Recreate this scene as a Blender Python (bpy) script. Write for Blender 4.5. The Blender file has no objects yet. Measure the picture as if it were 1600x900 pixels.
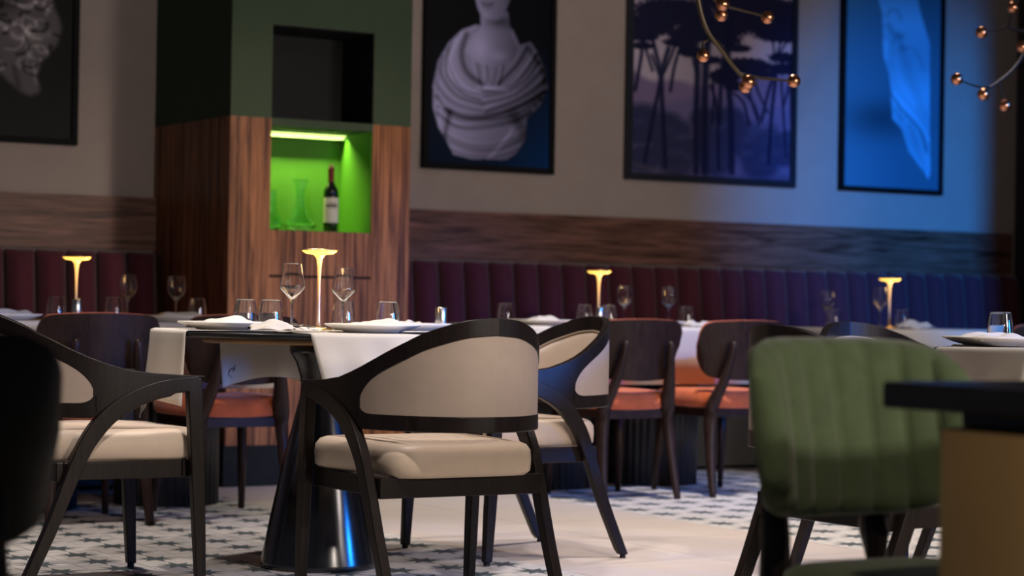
import bpy, bmesh, math, random
import numpy as np
from mathutils import Vector, Matrix

C = bpy.context.scene.collection
SC = bpy.context.scene
PI = math.pi
random.seed(4)

# ---------------------------------------------------------------- camera
YAW, PITCH, ROLL, CAM_H = 0.5454, 0.0069, 0.0165, 0.8769
cam_d = bpy.data.cameras.new('camera')
cam = bpy.data.objects.new('camera', cam_d)
C.objects.link(cam)
cam_d.sensor_width = 36.0
cam_d.lens = 3340.3 / 1600 * 36
cam_d.clip_start = 0.05
cam.location = (0, 0, CAM_H)
cam.rotation_euler = (Matrix.Rotation(-YAW, 3, 'Z') @ Matrix.Rotation(PI / 2 + PITCH, 3, 'X') @ Matrix.Rotation(ROLL, 3, 'Z')).to_euler()
cam_d.dof.use_dof = True
cam_d.dof.focus_distance = 6.3
cam_d.dof.aperture_fstop = 2.9
SC.camera = cam

# ---------------------------------------------------------------- world, exposure
w = bpy.data.worlds.new('world'); SC.world = w
w.use_nodes = True
w.node_tree.nodes['Background'].inputs[0].default_value = (0.55, 0.6, 0.8, 1)
w.node_tree.nodes['Background'].inputs[1].default_value = 0.10
SC.view_settings.view_transform = 'Standard'
SC.view_settings.look = 'None'
SC.view_settings.exposure = 0.0
SC.view_settings.gamma = 1.0
SC.cycles.caustics_reflective = False
SC.cycles.caustics_refractive = False


# ---------------------------------------------------------------- lights of the room, with added fill
def aim(o, target):
    o.rotation_euler = (Vector(target) - o.location).to_track_quat('-Z', 'Y').to_euler()


def spot(name, loc, target, power, color, angle, blend=0.6, size=0.06):
    l = bpy.data.lights.new(name, 'SPOT')
    l.energy = power; l.color = color; l.spot_size = math.radians(angle); l.spot_blend = blend; l.shadow_soft_size = size
    o = bpy.data.objects.new(name, l); C.objects.link(o); o.location = loc; aim(o, target)
    return o


def area(name, loc, target, power, color, sx, sy):
    l = bpy.data.lights.new(name, 'AREA'); l.shape = 'RECTANGLE'
    l.energy = power; l.color = color; l.size = sx; l.size_y = sy
    o = bpy.data.objects.new(name, l); C.objects.link(o); o.location = loc; aim(o, target)
    return o


WARM = (1.0, 0.80, 0.62)
NEUT = (1.0, 0.90, 0.84)
BLUE = (0.010, 0.22, 1.0)
spot('downlight', (5.5, 7.3, 2.95), (5.4, 7.4, 0), 340, NEUT, 80, 0.8)
spot('downlight', (3.1, 5.7, 2.95), (3.1, 5.8, 0), 180, NEUT, 74, 0.8)
spot('downlight', (2.4, 7.0, 2.95), (2.4, 7.1, 0), 170, NEUT, 70, 0.8)
spot('downlight', (4.9, 4.9, 2.95), (4.9, 5.2, 0), 180, NEUT, 76, 0.8)
spot('downlight', (6.9, 7.4, 2.95), (6.9, 7.6, 0), 90, NEUT, 72, 0.8)
spot('downlight', (2.65, 3.7, 2.95), (2.7, 5.1, 0.4), 200, NEUT, 76, 0.9)
spot('downlight', (1.5, 1.2, 2.95), (2.3, 2.4, 0.4), 110, WARM, 60, 0.9)
spot('downlight', (2.5, 6.5, 2.95), (3.9, 6.4, 0.5), 120, NEUT, 50, 0.9)
spot('pillar_spotlight', (4.8, 6.0, 2.9), (4.3, 9.1, 1.1), 108, WARM, 40, 0.9)
spot('wall_spotlight', (6.6, 7.2, 2.9), (6.5, 10.1, 1.9), 24, WARM, 68, 1.0)
spot('blue_wall_spotlight', (6.5, 3.5, 2.4), (9.1, 10.1, 1.3), 2400, (0.010, 0.27, 1.0), 30, 1.0, 0.08)
spot('blue_floor_spotlight', (8.4, 3.6, 2.9), (6.0, 8.2, 0.3), 900, BLUE, 34, 1.0, 0.1)
spot('blue_base_spotlight', (7.6, 1.5, 1.5), (3.75, 6.1, 0.38), 1500, BLUE, 22, 0.9, 0.4)
spot('blue_chair_spotlight', (5.6, 2.6, 2.9), (4.3, 6.1, 0.35), 160, BLUE, 20, 0.8, 0.1)
spot('dining_room_fill', (6.4, -0.4, 2.0), (4.6, 8.0, 0.6), 520, (1.0, 0.87, 0.80), 80, 1.0, 0.6)  # fill added low behind the camera, for the unseen lit room
spot('dining_room_fill', (3.9, -0.8, 2.0), (4.0, 8.0, 0.8), 430, (1.0, 0.87, 0.76), 80, 1.0, 0.15)  # second added fill, towards the left side


# ---------------------------------------------------------------- materials
MATS = {}


def nodes(name):
    m = bpy.data.materials.new(name); m.use_nodes = True
    return m, m.node_tree, m.node_tree.nodes['Principled BSDF']


def plain(name, col, rough=0.5, metal=0.0, spec=0.5, noise=0.0, nscale=40.0, bump=0.0, sheen=0.0, coat=0.0):
    if name in MATS: return MATS[name]
    m, nt, b = nodes(name)
    b.inputs['Base Color'].default_value = (*col, 1)
    b.inputs['Roughness'].default_value = rough
    b.inputs['Metallic'].default_value = metal
    b.inputs['Specular IOR Level'].default_value = spec
    b.inputs['Sheen Weight'].default_value = sheen
    b.inputs['Coat Weight'].default_value = coat
    if noise or bump:
        tc = nt.nodes.new('ShaderNodeTexCoord'); n = nt.nodes.new('ShaderNodeTexNoise')
        n.inputs['Scale'].default_value = nscale; n.inputs['Detail'].default_value = 5
        nt.links.new(tc.outputs['Object'], n.inputs['Vector'])
        if noise:
            r = nt.nodes.new('ShaderNodeValToRGB')
            r.color_ramp.elements[0].position = 0.3; r.color_ramp.elements[1].position = 0.7
            r.color_ramp.elements[0].color = (*[c * (1 - noise) for c in col], 1)
            r.color_ramp.elements[1].color = (*[min(1, c * (1 + noise)) for c in col], 1)
            nt.links.new(n.outputs['Fac'], r.inputs['Fac']); nt.links.new(r.outputs['Color'], b.inputs['Base Color'])
        if bump:
            bp = nt.nodes.new('ShaderNodeBump'); bp.inputs['Strength'].default_value = bump; bp.inputs['Distance'].default_value = 0.002
            nt.links.new(n.outputs['Fac'], bp.inputs['Height']); nt.links.new(bp.outputs['Normal'], b.inputs['Normal'])
    MATS[name] = m
    return m


def wood(name, dark, light, scale, rough=0.42, contrast=(0.33, 0.68)):
    m, nt, b = nodes(name)
    tc = nt.nodes.new('ShaderNodeTexCoord'); mp = nt.nodes.new('ShaderNodeMapping')
    mp.inputs['Scale'].default_value = scale
    n1 = nt.nodes.new('ShaderNodeTexNoise'); n1.inputs['Scale'].default_value = 1.0; n1.inputs['Detail'].default_value = 6; n1.inputs['Roughness'].default_value = 0.62; n1.inputs['Distortion'].default_value = 1.2
    mp2 = nt.nodes.new('ShaderNodeMapping'); mp2.inputs['Scale'].default_value = tuple(s * 4 for s in scale)
    n2 = nt.nodes.new('ShaderNodeTexNoise'); n2.inputs['Scale'].default_value = 1.0; n2.inputs['Detail'].default_value = 3
    add = nt.nodes.new('ShaderNodeMix'); add.data_type = 'FLOAT'; add.inputs['Factor'].default_value = 0.3
    r = nt.nodes.new('ShaderNodeValToRGB'); r.color_ramp.elements[0].position = contrast[0]; r.color_ramp.elements[1].position = contrast[1]
    r.color_ramp.elements[0].color = (*dark, 1); r.color_ramp.elements[1].color = (*light, 1)
    L = nt.links.new
    L(tc.outputs['Object'], mp.inputs['Vector']); L(tc.outputs['Object'], mp2.inputs['Vector'])
    L(mp.outputs['Vector'], n1.inputs['Vector']); L(mp2.outputs['Vector'], n2.inputs['Vector'])
    L(n1.outputs['Fac'], add.inputs['A']); L(n2.outputs['Fac'], add.inputs['B'])
    L(add.outputs['Result'], r.inputs['Fac']); L(r.outputs['Color'], b.inputs['Base Color'])
    b.inputs['Roughness'].default_value = rough
    b.inputs['Specular IOR Level'].default_value = 0.22
    return m


def glass(name, tint=(1, 1, 1), rough=0.0):
    m, nt, b = nodes(name)
    b.inputs['Base Color'].default_value = (*tint, 1); b.inputs['Roughness'].default_value = rough
    b.inputs['Transmission Weight'].default_value = 1.0; b.inputs['IOR'].default_value = 1.45
    return m


def emit(name, col, strength):
    m, nt, b = nodes(name)
    b.inputs['Base Color'].default_value = (*col, 1)
    b.inputs['Emission Color'].default_value = (*col, 1); b.inputs['Emission Strength'].default_value = strength
    return m


def vcol(name, rough=0.45):
    m, nt, b = nodes(name)
    a = nt.nodes.new('ShaderNodeVertexColor'); a.layer_name = 'print'
    nt.links.new(a.outputs['Color'], b.inputs['Base Color'])
    b.inputs['Roughness'].default_value = rough; b.inputs['Specular IOR Level'].default_value = 0.1
    return m


M_wall = plain('wall_paint', (0.38, 0.32, 0.30), 0.9, spec=0.1, noise=0.04, nscale=6, bump=0.15)
M_ceil = plain('ceiling_paint', (0.05, 0.05, 0.05), 0.9)
M_green = plain('green_paint', (0.055, 0.085, 0.052), 0.7, spec=0.2, noise=0.04, nscale=8)
M_nichegreen = plain('niche_green_paint', (0.075, 0.22, 0.025), 0.6, spec=0.2)
M_nichedark = plain('dark_niche', (0.012, 0.014, 0.015), 0.6, spec=0.2)  # dark colour inside the upper niche
M_walnut_v = wood('walnut_vertical', (0.085, 0.028, 0.013), (0.46, 0.19, 0.085), (34, 34, 1.0), contrast=(0.40, 0.60))
M_walnut_h = wood('walnut_horizontal', (0.045, 0.02, 0.014), (0.26, 0.13, 0.10), (1.6, 20, 26), contrast=(0.36, 0.66))
M_plinth = plain('black_plinth', (0.008, 0.009, 0.010), 0.6, spec=0.2, noise=0.3, nscale=12)
M_velvet = plain('brown_velvet', (0.088, 0.019, 0.034), 0.75, spec=0.15, sheen=0.25, bump=0.2, nscale=120)
M_seam = plain('seam_shade', (0.008, 0.004, 0.005), 0.9, spec=0.05)  # groove shade between the channels put into the board's colour
M_bench = plain('bench_base_paint', (0.05, 0.047, 0.045), 0.6)
M_dark = wood('dark_stained_ash', (0.006, 0.004, 0.003), (0.017, 0.011, 0.010), (40, 40, 4), rough=0.38)
M_darkr = wood('dark_stained_beech', (0.014, 0.007, 0.006), (0.040, 0.020, 0.016), (40, 40, 4), rough=0.4)
M_cream = plain('cream_leather', (0.62, 0.49, 0.38), 0.45, spec=0.35, noise=0.03, nscale=30, bump=0.12)
M_backpanel = plain('back_panel_leather', (0.37, 0.29, 0.235), 0.5, spec=0.25, noise=0.03, nscale=30)  # outer back panel, darker than the cream seat
M_piping = plain('piping_leather', (0.40, 0.31, 0.23), 0.5)
M_orange = plain('rust_velvet', (0.52, 0.115, 0.04), 0.8, spec=0.1, sheen=0.3, noise=0.12, nscale=25)
M_greenv = plain('olive_green_velvet', (0.088, 0.125, 0.062), 0.8, spec=0.1, sheen=0.25, noise=0.1, nscale=25)
M_darkv = plain('shaded_green', (0.008, 0.010, 0.009), 0.6, spec=0.15, noise=0.1, nscale=25)  # green chair's shade put into its colour
M_top = plain('black_tabletop', (0.010, 0.010, 0.010), 0.3, noise=0.2, nscale=20)
M_brown = plain('bronze_edge', (0.40, 0.25, 0.13), 0.5, metal=0.2)
M_ped = plain('black_lacquer', (0.004, 0.004, 0.005), 0.2, spec=0.8)
M_flute = plain('black_fluted_wood', (0.014, 0.013, 0.014), 0.45)
M_brass = plain('antique_brass_drum', (0.30, 0.20, 0.09), 0.5, metal=0.4, noise=0.1, nscale=3)
M_cloth = plain('white_linen', (0.58, 0.535, 0.475), 0.85, spec=0.1, bump=0.08, nscale=300)
M_china = plain('white_china', (0.80, 0.76, 0.70), 0.25)
M_metal = plain('brushed_steel', (0.62, 0.60, 0.58), 0.25, metal=1.0)
M_silver = plain('polished_cutlery_steel', (0.75, 0.72, 0.68), 0.15, metal=1.0)
M_gold = plain('lamp_brass', (0.85, 0.62, 0.30), 0.3, metal=1.0)
M_glow = emit('lamp_glow', (1.0, 0.56, 0.10), 2.2)
M_stem = emit('lamp_stem_lit', (1.0, 0.50, 0.10), 1.3)  # diffuser's light on the stem, put in as emission fading downwards
_nt = M_stem.node_tree; _b = _nt.nodes['Principled BSDF']; _b.inputs['Base Color'].default_value = (0.75, 0.55, 0.42, 1); _b.inputs['Roughness'].default_value = 0.3; _b.inputs['Metallic'].default_value = 0.5
_tc = _nt.nodes.new('ShaderNodeTexCoord'); _sx = _nt.nodes.new('ShaderNodeSeparateXYZ'); _mr = _nt.nodes.new('ShaderNodeMapRange')
_mr.inputs['From Min'].default_value = 0.08; _mr.inputs['From Max'].default_value = 0.24; _mr.inputs['To Min'].default_value = 0.05; _mr.inputs['To Max'].default_value = 1.7
_nt.links.new(_tc.outputs['Object'], _sx.inputs[0]); _nt.links.new(_sx.outputs['Z'], _mr.inputs['Value']); _nt.links.new(_mr.outputs['Result'], _b.inputs['Emission Strength'])
M_led = emit('led_strip_glow', (0.75, 1.0, 0.28), 2.5)
M_copper = plain('copper', (0.80, 0.36, 0.20), 0.22, metal=1.0)
M_branch = plain('bronze_branch', (0.09, 0.07, 0.045), 0.4, metal=0.7)
M_branchd = plain('dark_branch', (0.02, 0.017, 0.015), 0.5, metal=0.5)
M_glass = glass('clear_glass')
M_decanter = glass('decanter_glass', (0.80, 0.97, 0.97))
M_bottle = plain('bottle_glass', (0.006, 0.010, 0.006), 0.08, coat=0.5)
M_foil = plain('burgundy_foil', (0.16, 0.015, 0.015), 0.4)
M_label = plain('cream_label', (0.62, 0.58, 0.50), 0.7)
M_ink = plain('label_ink', (0.08, 0.075, 0.07), 0.7)
M_cork = plain('cork', (0.5, 0.33, 0.2), 0.8)
M_frame = plain('black_frame', (0.005, 0.005, 0.006), 0.7, spec=0.15)
M_bframe = plain('blue_black_frame', (0.012, 0.016, 0.028), 0.4)
M_print = vcol('print_paper')
M_beige = plain('beige_porcelain', (0.62, 0.53, 0.465), 0.42, spec=0.35, noise=0.04, nscale=3)
M_tile = plain('white_cement_tile', (0.60, 0.56, 0.52), 0.55, spec=0.3, noise=0.05, nscale=9)
M_tgrey = plain('pale_grey_cement_line', (0.49, 0.465, 0.44), 0.55, spec=0.3)
M_star = plain('slate_cement_star', (0.075, 0.095, 0.10), 0.55, spec=0.3)
M_grout = plain('grout', (0.36, 0.33, 0.30), 0.8)
M_blackwall = plain('dark_brown_wall', (0.045, 0.035, 0.028), 0.8)
M_rubber = plain('rubber_glide', (0.01, 0.01, 0.01), 0.7)


# ---------------------------------------------------------------- mesh helpers
def box(bm, x0, x1, y0, y1, z0, z1):
    v = [bm.verts.new((x, y, z)) for z in (z0, z1) for y in (y0, y1) for x in (x0, x1)]
    for f in ((0, 2, 3, 1), (4, 5, 7, 6), (0, 1, 5, 4), (2, 6, 7, 3), (0, 4, 6, 2), (1, 3, 7, 5)):
        bm.faces.new([v[i] for i in f])
    return v


def loft(bm, rings, closed_ring=True, cap=True, closed_path=False):
    R = [[bm.verts.new(p) for p in r] for r in rings]
    n = len(R[0])
    pairs = list(zip(R[:-1], R[1:]))
    if closed_path: pairs.append((R[-1], R[0]))
    for a, b in pairs:
        for i in range(n if closed_ring else n - 1):
            j = (i + 1) % n
            bm.faces.new((a[i], a[j], b[j], b[i]))
    if cap and not closed_path:
        bm.faces.new(R[0][::-1]); bm.faces.new(R[-1])
    return R


def lathe(bm, prof, seg=32, origin=(0, 0, 0)):
    ox, oy, oz = origin
    rings = []
    for r, z in prof:
        rings.append([(ox + max(r, 1e-5) * math.cos(2 * PI * i / seg), oy + max(r, 1e-5) * math.sin(2 * PI * i / seg), oz + z) for i in range(seg)])
    loft(bm, rings)


def tube(bm, pts, rad, seg=8, squash=1.0):
    P = [Vector(p) for p in pts]
    rings = []
    up = Vector((0, 0, 1))
    for i, p in enumerate(P):
        t = (P[min(i + 1, len(P) - 1)] - P[max(i - 1, 0)]).normalized()
        a = t.cross(up)
        if a.length < 0.05: a = t.cross(Vector((1, 0, 0)))
        a.normalize(); b = a.cross(t).normalized()
        r = rad[i] if isinstance(rad, (list, tuple)) else rad
        rings.append([tuple(p + a * (r * math.cos(2 * PI * k / seg)) + b * (r * squash * math.sin(2 * PI * k / seg))) for k in range(seg)])
    loft(bm, rings)


def catmull(pts, n=6):
    P = [Vector(p) for p in pts]; out = []
    for i in range(len(P) - 1):
        p0, p1, p2, p3 = P[max(i - 1, 0)], P[i], P[i + 1], P[min(i + 2, len(P) - 1)]
        for k in range(n):
            t = k / n
            out.append(0.5 * ((2 * p1) + (p2 - p0) * t + (2 * p0 - 5 * p1 + 4 * p2 - p3) * t * t + (3 * p1 - p0 - 3 * p2 + p3) * t ** 3))
    out.append(P[-1])
    return [tuple(p) for p in out]


def sphere(bm, c, r, seg=16):
    prof = [(r * math.sin(PI * i / 10), -r * math.cos(PI * i / 10)) for i in range(11)]
    lathe(bm, prof, seg, c)


def obj(name, bm, mat, parent=None, smooth=True, bevel=0.0, subsurf=0):
    bmesh.ops.recalc_face_normals(bm, faces=bm.faces[:])
    me = bpy.data.meshes.new(name); bm.to_mesh(me); bm.free()
    for m in (mat if isinstance(mat, (list, tuple)) else [mat]): me.materials.append(m)
    o = bpy.data.objects.new(name, me); C.objects.link(o)
    if parent is not None: o.parent = parent
    if smooth: me.shade_smooth()
    if bevel:
        md = o.modifiers.new('bevel', 'BEVEL'); md.width = bevel; md.segments = 2; md.limit_method = 'ANGLE'; md.angle_limit = 0.7
        md.harden_normals = True
    if subsurf:
        md = o.modifiers.new('sub', 'SUBSURF'); md.levels = subsurf; md.render_levels = subsurf
    return o


def boxobj(name, dims, mat, parent=None, bevel=0.003):
    bm = bmesh.new(); box(bm, *dims)
    return obj(name, bm, mat, parent, smooth=bool(bevel), bevel=bevel)


def thing(name, label, cat, loc=(0, 0, 0), rotz=0.0, group=None):
    o = bpy.data.objects.new(name, None); C.objects.link(o)
    o.empty_display_size = 0.05
    o.location = loc; o.rotation_euler = (0, 0, rotz); o['label'] = label; o['category'] = cat
    if group: o['group'] = group
    return o


def tag(o, label, cat, group=None):
    o['label'] = label; o['category'] = cat
    if group: o['group'] = group
    return o


def struct(name, parent=None):
    o = bpy.data.objects.new(name, None); C.objects.link(o); o['kind'] = 'structure'
    if parent is not None: o.parent = parent
    return o


def dup(root, loc, rotz, label, group=None):
    r = root.copy(); C.objects.link(r); r.location = loc; r.rotation_euler = (0, 0, rotz); r['label'] = label
    if group: r['group'] = group
    elif 'group' in r.keys(): del r['group']
    for ch in list(root.children):
        c = ch.copy(); C.objects.link(c); c.parent = r
        for g in list(ch.children):
            d = g.copy(); C.objects.link(d); d.parent = c
    return r


# ================================================================ STRUCTURE
YW = 10.1           # back wall plane
YP, XPL, XPR = 9.165, 4.018, 4.969   # pillar front plane and sides

bm = bmesh.new(); box(bm, -2.5, 10.6, -1.5, YW + 0.2, -0.12, -0.004)
floor = obj('floor', bm, M_grout, smooth=False); floor['kind'] = 'structure'

bm = bmesh.new(); box(bm, -2.5, 10.6, YW, YW + 0.2, -0.12, 3.1)
wl = obj('wall_back', bm, M_wall, smooth=False); wl['kind'] = 'structure'
bm = bmesh.new(); box(bm, 9.91, 10.1, 7.2, YW, -0.12, 3.1)
wr = obj('wall_right', bm, M_blackwall, smooth=False); wr['kind'] = 'structure'
bm = bmesh.new(); box(bm, 7.74, 10.6, 6.0, 6.12, -0.004, 3.1)  # unseen partition added to cut the blue light's right edge
wp = obj('wall_light_cut', bm, M_blackwall, smooth=False); wp['kind'] = 'structure'
bm = bmesh.new(); box(bm, -2.5, 10.6, -1.5, YW + 0.2, 3.1, 3.25)
ce = obj('ceiling', bm, M_ceil, smooth=False); ce['kind'] = 'structure'


# --- floor tiles (children of the floor)
def tile_mesh():
    bm = bmesh.new(); h = 0.0985; t = 0.0
    pts = []
    for k in range(8):
        a = k * PI / 4
        R = 0.0965 if k % 2 == 0 else 0.078
        pts.append((R * math.cos(a), R * math.sin(a)))
        a2 = a + PI / 8
        pts.append((0.036 * math.cos(a2), 0.036 * math.sin(a2)))
    star = [bm.verts.new((x, y, t)) for x, y in pts]
    f = bm.faces.new(star); f.material_index = 1
    # surround: split into sectors between star outline and tile border
    border = []
    for k in range(16):
        a = k * PI / 8
        c, s = math.cos(a), math.sin(a); m = max(abs(c), abs(s))
        border.append(bm.verts.new((h * c / m, h * s / m, t)))
    for k in range(16):
        j = (k + 1) % 16
        f = bm.faces.new((star[k], star[j], border[j], border[k])); f.material_index = 0
    low = [bm.verts.new((v.co.x, v.co.y, -0.006)) for v in border]
    for k in range(16):
        j = (k + 1) % 16
        bm.faces.new((border[k], border[j], low[j], low[k]))
    me = bpy.data.meshes.new('patterned_tile'); bmesh.ops.recalc_face_normals(bm, faces=bm.faces[:])
    bm.to_mesh(me); bm.free(); me.materials.append(M_tile); me.materials.append(M_star)
    return me


TM = tile_mesh()
cells = []
for i in range(-1, 14):           # left field: stars at x = 3.71 - .2 i
    for j in range(-17, 25):
        x, y = 3.71 - 0.2 * (i + 0), 6.74 + 0.2 * j * 1.0
        if 1.0 < x < 3.81 and 3.0 < y < 8.70: cells.append((x, y))
for i in range(0, 24):
    for j in range(-17, 25):
        x, y = 5.22 + 0.2 * i, 6.74 - 0.2 * 0 + 0.2 * j
        if x < 9.85 and 3.3 < y < 9.2: cells.append((x, y))


def inview(x, y):
    a = x * math.cos(YAW) - y * math.sin(YAW); D = x * math.sin(YAW) + y * math.cos(YAW)
    if D < 1: return False
    px = 800 + 3340 * a / D; py = 473 + CAM_H * 3340 / D
    return -60 < px < 1500 and py < 930


vis = sorted([c for c in cells if inview(*c)], key=lambda c: c[0] ** 2 + c[1] ** 2)
first = vis[:300]; fs = set(first)
for x, y in first:
    o = bpy.data.objects.new('patterned_tile', TM); C.objects.link(o); o.parent = floor; o.location = (x, y, random.uniform(-0.0004, 0.0004))
bm = bmesh.new()
src = bmesh.new(); src.from_mesh(TM)
for x, y in cells:
    if (x, y) in fs: continue
    mp = {v: bm.verts.new((v.co.x + x, v.co.y + y, v.co.z)) for v in src.verts}
    for f in src.faces:
        nf = bm.faces.new([mp[v] for v in f.verts]); nf.material_index = f.material_index
src.free()
o = obj('patterned_tiling', bm, [M_tile, M_star], floor, smooth=False); o['kind'] = 'stuff'

BM = {}


def beige_tile(x0, x1, y0, y1):
    k = (round(x1 - x0, 3), round(y1 - y0, 3))
    if k not in BM:
        bm = bmesh.new(); a, b = k[0] / 2 - 0.0015, k[1] / 2 - 0.0015; box(bm, -a, a, -b, b, -0.006, 0)
        me = bpy.data.meshes.new('beige_tile'); bmesh.ops.recalc_face_normals(bm, faces=bm.faces[:]); bm.to_mesh(me); bm.free(); me.materials.append(M_beige)
        BM[k] = me
    o = bpy.data.objects.new('beige_tile', BM[k]); C.objects.link(o); o.parent = floor
    o.location = ((x0 + x1) / 2, (y0 + y1) / 2, 0)


for c in range(2):
    for r in range(9):
        y1 = 9.2 - 0.655 * r
        beige_tile(3.81 + 0.655 * c, 3.81 + 0.655 * (c + 1), max(y1 - 0.655, 3.1), y1)
for c in range(5):
    beige_tile(3.81 - 0.655 * (c + 1), 3.81 - 0.655 * c, 8.70, 9.2)
for c in range(14):
    beige_tile(1.0 + 0.655 * c, 1.0 + 0.655 * (c + 1), 2.345, 3.0)


# --- pillar with niches
pil = struct('pillar')
NX0, NX1 = 4.226, 4.763
ND = 0.34           # niche depth
bm = bmesh.new()    # green plaster shell above 1.725 with an open niche 1.727 - 2.166
box(bm, XPL, NX0, YP, YW, 1.725, 3.1)
box(bm, NX1, XPR, YP, YW, 1.725, 3.1)
box(bm, NX0, NX1, YP, YW, 2.166, 3.1)
box(bm, NX0, NX1, YP + ND, YW, 1.690, 2.166)
box(bm, NX0, NX1, YP, YP + ND, 1.690, 1.727)
obj('green_casing', bm, M_green, pil, smooth=False)
bm = bmesh.new(); box(bm, XPL, NX0, YP, YW, 0.19, 1.725)
obj('wood_panel', bm, M_walnut_v, pil, smooth=False)
bm = bmesh.new(); box(bm, NX1, XPR, YP, YW, 0.19, 1.725)
obj('wood_panel', bm, M_walnut_v, pil, smooth=False)
bm = bmesh.new(); box(bm, NX0, NX1, YP + 0.002, YW, 0.99, 1.200)
obj('drawer_front', bm, M_walnut_v, pil, smooth=False)
bm = bmesh.new(); box(bm, NX0, NX1, YP + 0.002, YW, 0.19, 0.978)
obj('wood_door', bm, M_walnut_v, pil, smooth=False)
bm = bmesh.new(); box(bm, NX0, NX1, YP + 0.02, YW, 0.978, 0.99)
obj('shadow_gap', bm, M_plinth, pil, smooth=False)
bm = bmesh.new(); box(bm, XPL - 0.012, XPR + 0.012, YP - 0.012, YW, 0, 0.19)
obj('plinth', bm, M_plinth, pil, smooth=False)
bm = bmesh.new()    # green lining of the lit niche
e = 0.004
box(bm, NX0, NX1, YP + ND, YP + ND + 0.02, 1.2, 1.69)
box(bm, NX0, NX0 + e, YP + 0.01, YP + ND, 1.2, 1.69)
box(bm, NX1 - e, NX1, YP + 0.01, YP + ND, 1.2, 1.69)
box(bm, NX0, NX1, YP + 0.01, YP + ND, 1.198, 1.203)
obj('niche_lining', bm, M_nichegreen, pil, smooth=False)
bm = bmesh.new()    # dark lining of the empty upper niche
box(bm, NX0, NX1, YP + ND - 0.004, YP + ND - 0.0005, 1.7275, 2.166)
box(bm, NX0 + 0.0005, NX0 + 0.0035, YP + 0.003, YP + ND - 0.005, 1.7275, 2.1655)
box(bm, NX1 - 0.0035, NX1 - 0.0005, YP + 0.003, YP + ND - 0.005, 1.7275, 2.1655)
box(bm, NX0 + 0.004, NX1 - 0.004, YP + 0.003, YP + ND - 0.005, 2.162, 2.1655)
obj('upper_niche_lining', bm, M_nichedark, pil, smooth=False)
bm = bmesh.new(); box(bm, NX0 + 0.01, NX1 - 0.01, YP + ND - 0.072, YP + ND - 0.065, 1.680, 1.6845)
obj('led_strip', bm, M_led, pil, smooth=False)
bm = bmesh.new(); box(bm, NX0, NX1, YP + ND - 0.062, YP + ND - 0.050, 1.664, 1.690)
obj('led_baffle', bm, M_green, pil, smooth=False)

nl = bpy.data.lights.new('niche_light', 'AREA'); nl.shape = 'RECTANGLE'; nl.size = 0.50; nl.size_y = 0.008; nl.energy = 4.5; nl.color = (0.85, 1.0, 0.30); nl.spread = math.radians(120)
nlo = bpy.data.objects.new('niche_light', nl); C.objects.link(nlo); nlo.location = ((NX0 + NX1) / 2, YP + ND - 0.0685, 1.6795); nlo.parent = pil

# --- horizontal wood rail on the wall
for k, (x0, x1) in enumerate(((-1.0, XPL), (XPR, 9.86))):
    bm = bmesh.new(); box(bm, x0, x1, YW - 0.035, YW, 1.107, 1.371)
    t = obj('trim_%d' % (k + 1), bm, M_walnut_h, smooth=False); t['kind'] = 'structure'


# ================================================================ FRAMED PRINTS
def blur(a, k):
    for _ in range(2):
        for ax in (0, 1):
            pad = [(k, k) if i == ax else (0, 0) for i in range(a.ndim)]
            p = np.pad(a, pad, mode='edge'); c = np.cumsum(p, ax)
            z = np.zeros_like(np.take(c, [0], ax)); c = np.concatenate([z, c], ax)
            n = 2 * k + 1
            s = [slice(None)] * a.ndim; s2 = list(s); s[ax] = slice(n, None); s2[ax] = slice(0, -n)
            a = (c[tuple(s)] - c[tuple(s2)]) / n
    return a


def polymask(X, Y, P):
    m = np.zeros(X.shape, bool); n = len(P)
    for i in range(n):
        (x1, y1), (x2, y2) = P[i], P[(i + 1) % n]
        if y1 == y2: continue
        c = ((y1 > Y) != (y2 > Y)) & (X < (x2 - x1) * (Y - y1) / (y2 - y1) + x1)
        m ^= c
    return m.astype(float)


def sdist(X, Y, pts):
    P = [p[:2] for p in catmull([(a, b, 0) for a, b in pts], 5)] if len(pts) > 2 else pts
    d = np.full(X.shape, 1e9)
    for (x1, y1), (x2, y2) in zip(P[:-1], P[1:]):
        dx, dy = x2 - x1, y2 - y1; L = dx * dx + dy * dy + 1e-9
        t = np.clip(((X - x1) * dx + (Y - y1) * dy) / L, 0, 1)
        d = np.minimum(d, np.hypot(X - x1 - t * dx, Y - y1 - t * dy))
    return d


def stroke(v, X, Y, pts, wd, amt, mask=None):
    g = np.exp(-(sdist(X, Y, pts) / wd) ** 2) * amt
    return v + g * (mask if mask is not None else 1)


def make_print(px0, px1, pyb, slope, x0, x1, z0, z1, fn, nx, vs):
    """fn paints in photo-like coordinates of the sheet; returned mesh is a flat sheet of coloured faces"""
    W, H = x1 - x0, z1 - z0
    ny = int(nx * H / W)
    k = (px1 - px0) / W
    u, v = np.meshgrid(np.linspace(0, 1, nx + 1), np.linspace(0, 1, ny + 1))
    X = px0 + u * (px1 - px0); Y = pyb + slope * u - v * H * vs
    col = np.clip(fn(X, Y), 0, 1) ** 2.2
    verts = np.stack([x0 + u * W, np.zeros_like(u), z0 + v * H], -1).reshape(-1, 3)
    idx = np.arange((nx + 1) * (ny + 1)).reshape(ny + 1, nx + 1)
    faces = np.stack([idx[:-1, :-1], idx[:-1, 1:], idx[1:, 1:], idx[1:, :-1]], -1).reshape(-1, 4)
    me = bpy.data.meshes.new('print')
    me.from_pydata(verts.tolist(), [], faces.tolist())
    at = me.color_attributes.new('print', 'FLOAT_COLOR', 'POINT')
    rgba = np.concatenate([col.reshape(-1, 3), np.ones((col.shape[0] * col.shape[1], 1))], 1)
    at.data.foreach_set('color', rgba.ravel().astype(np.float32))
    me.materials.append(M_print)
    return me


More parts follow.
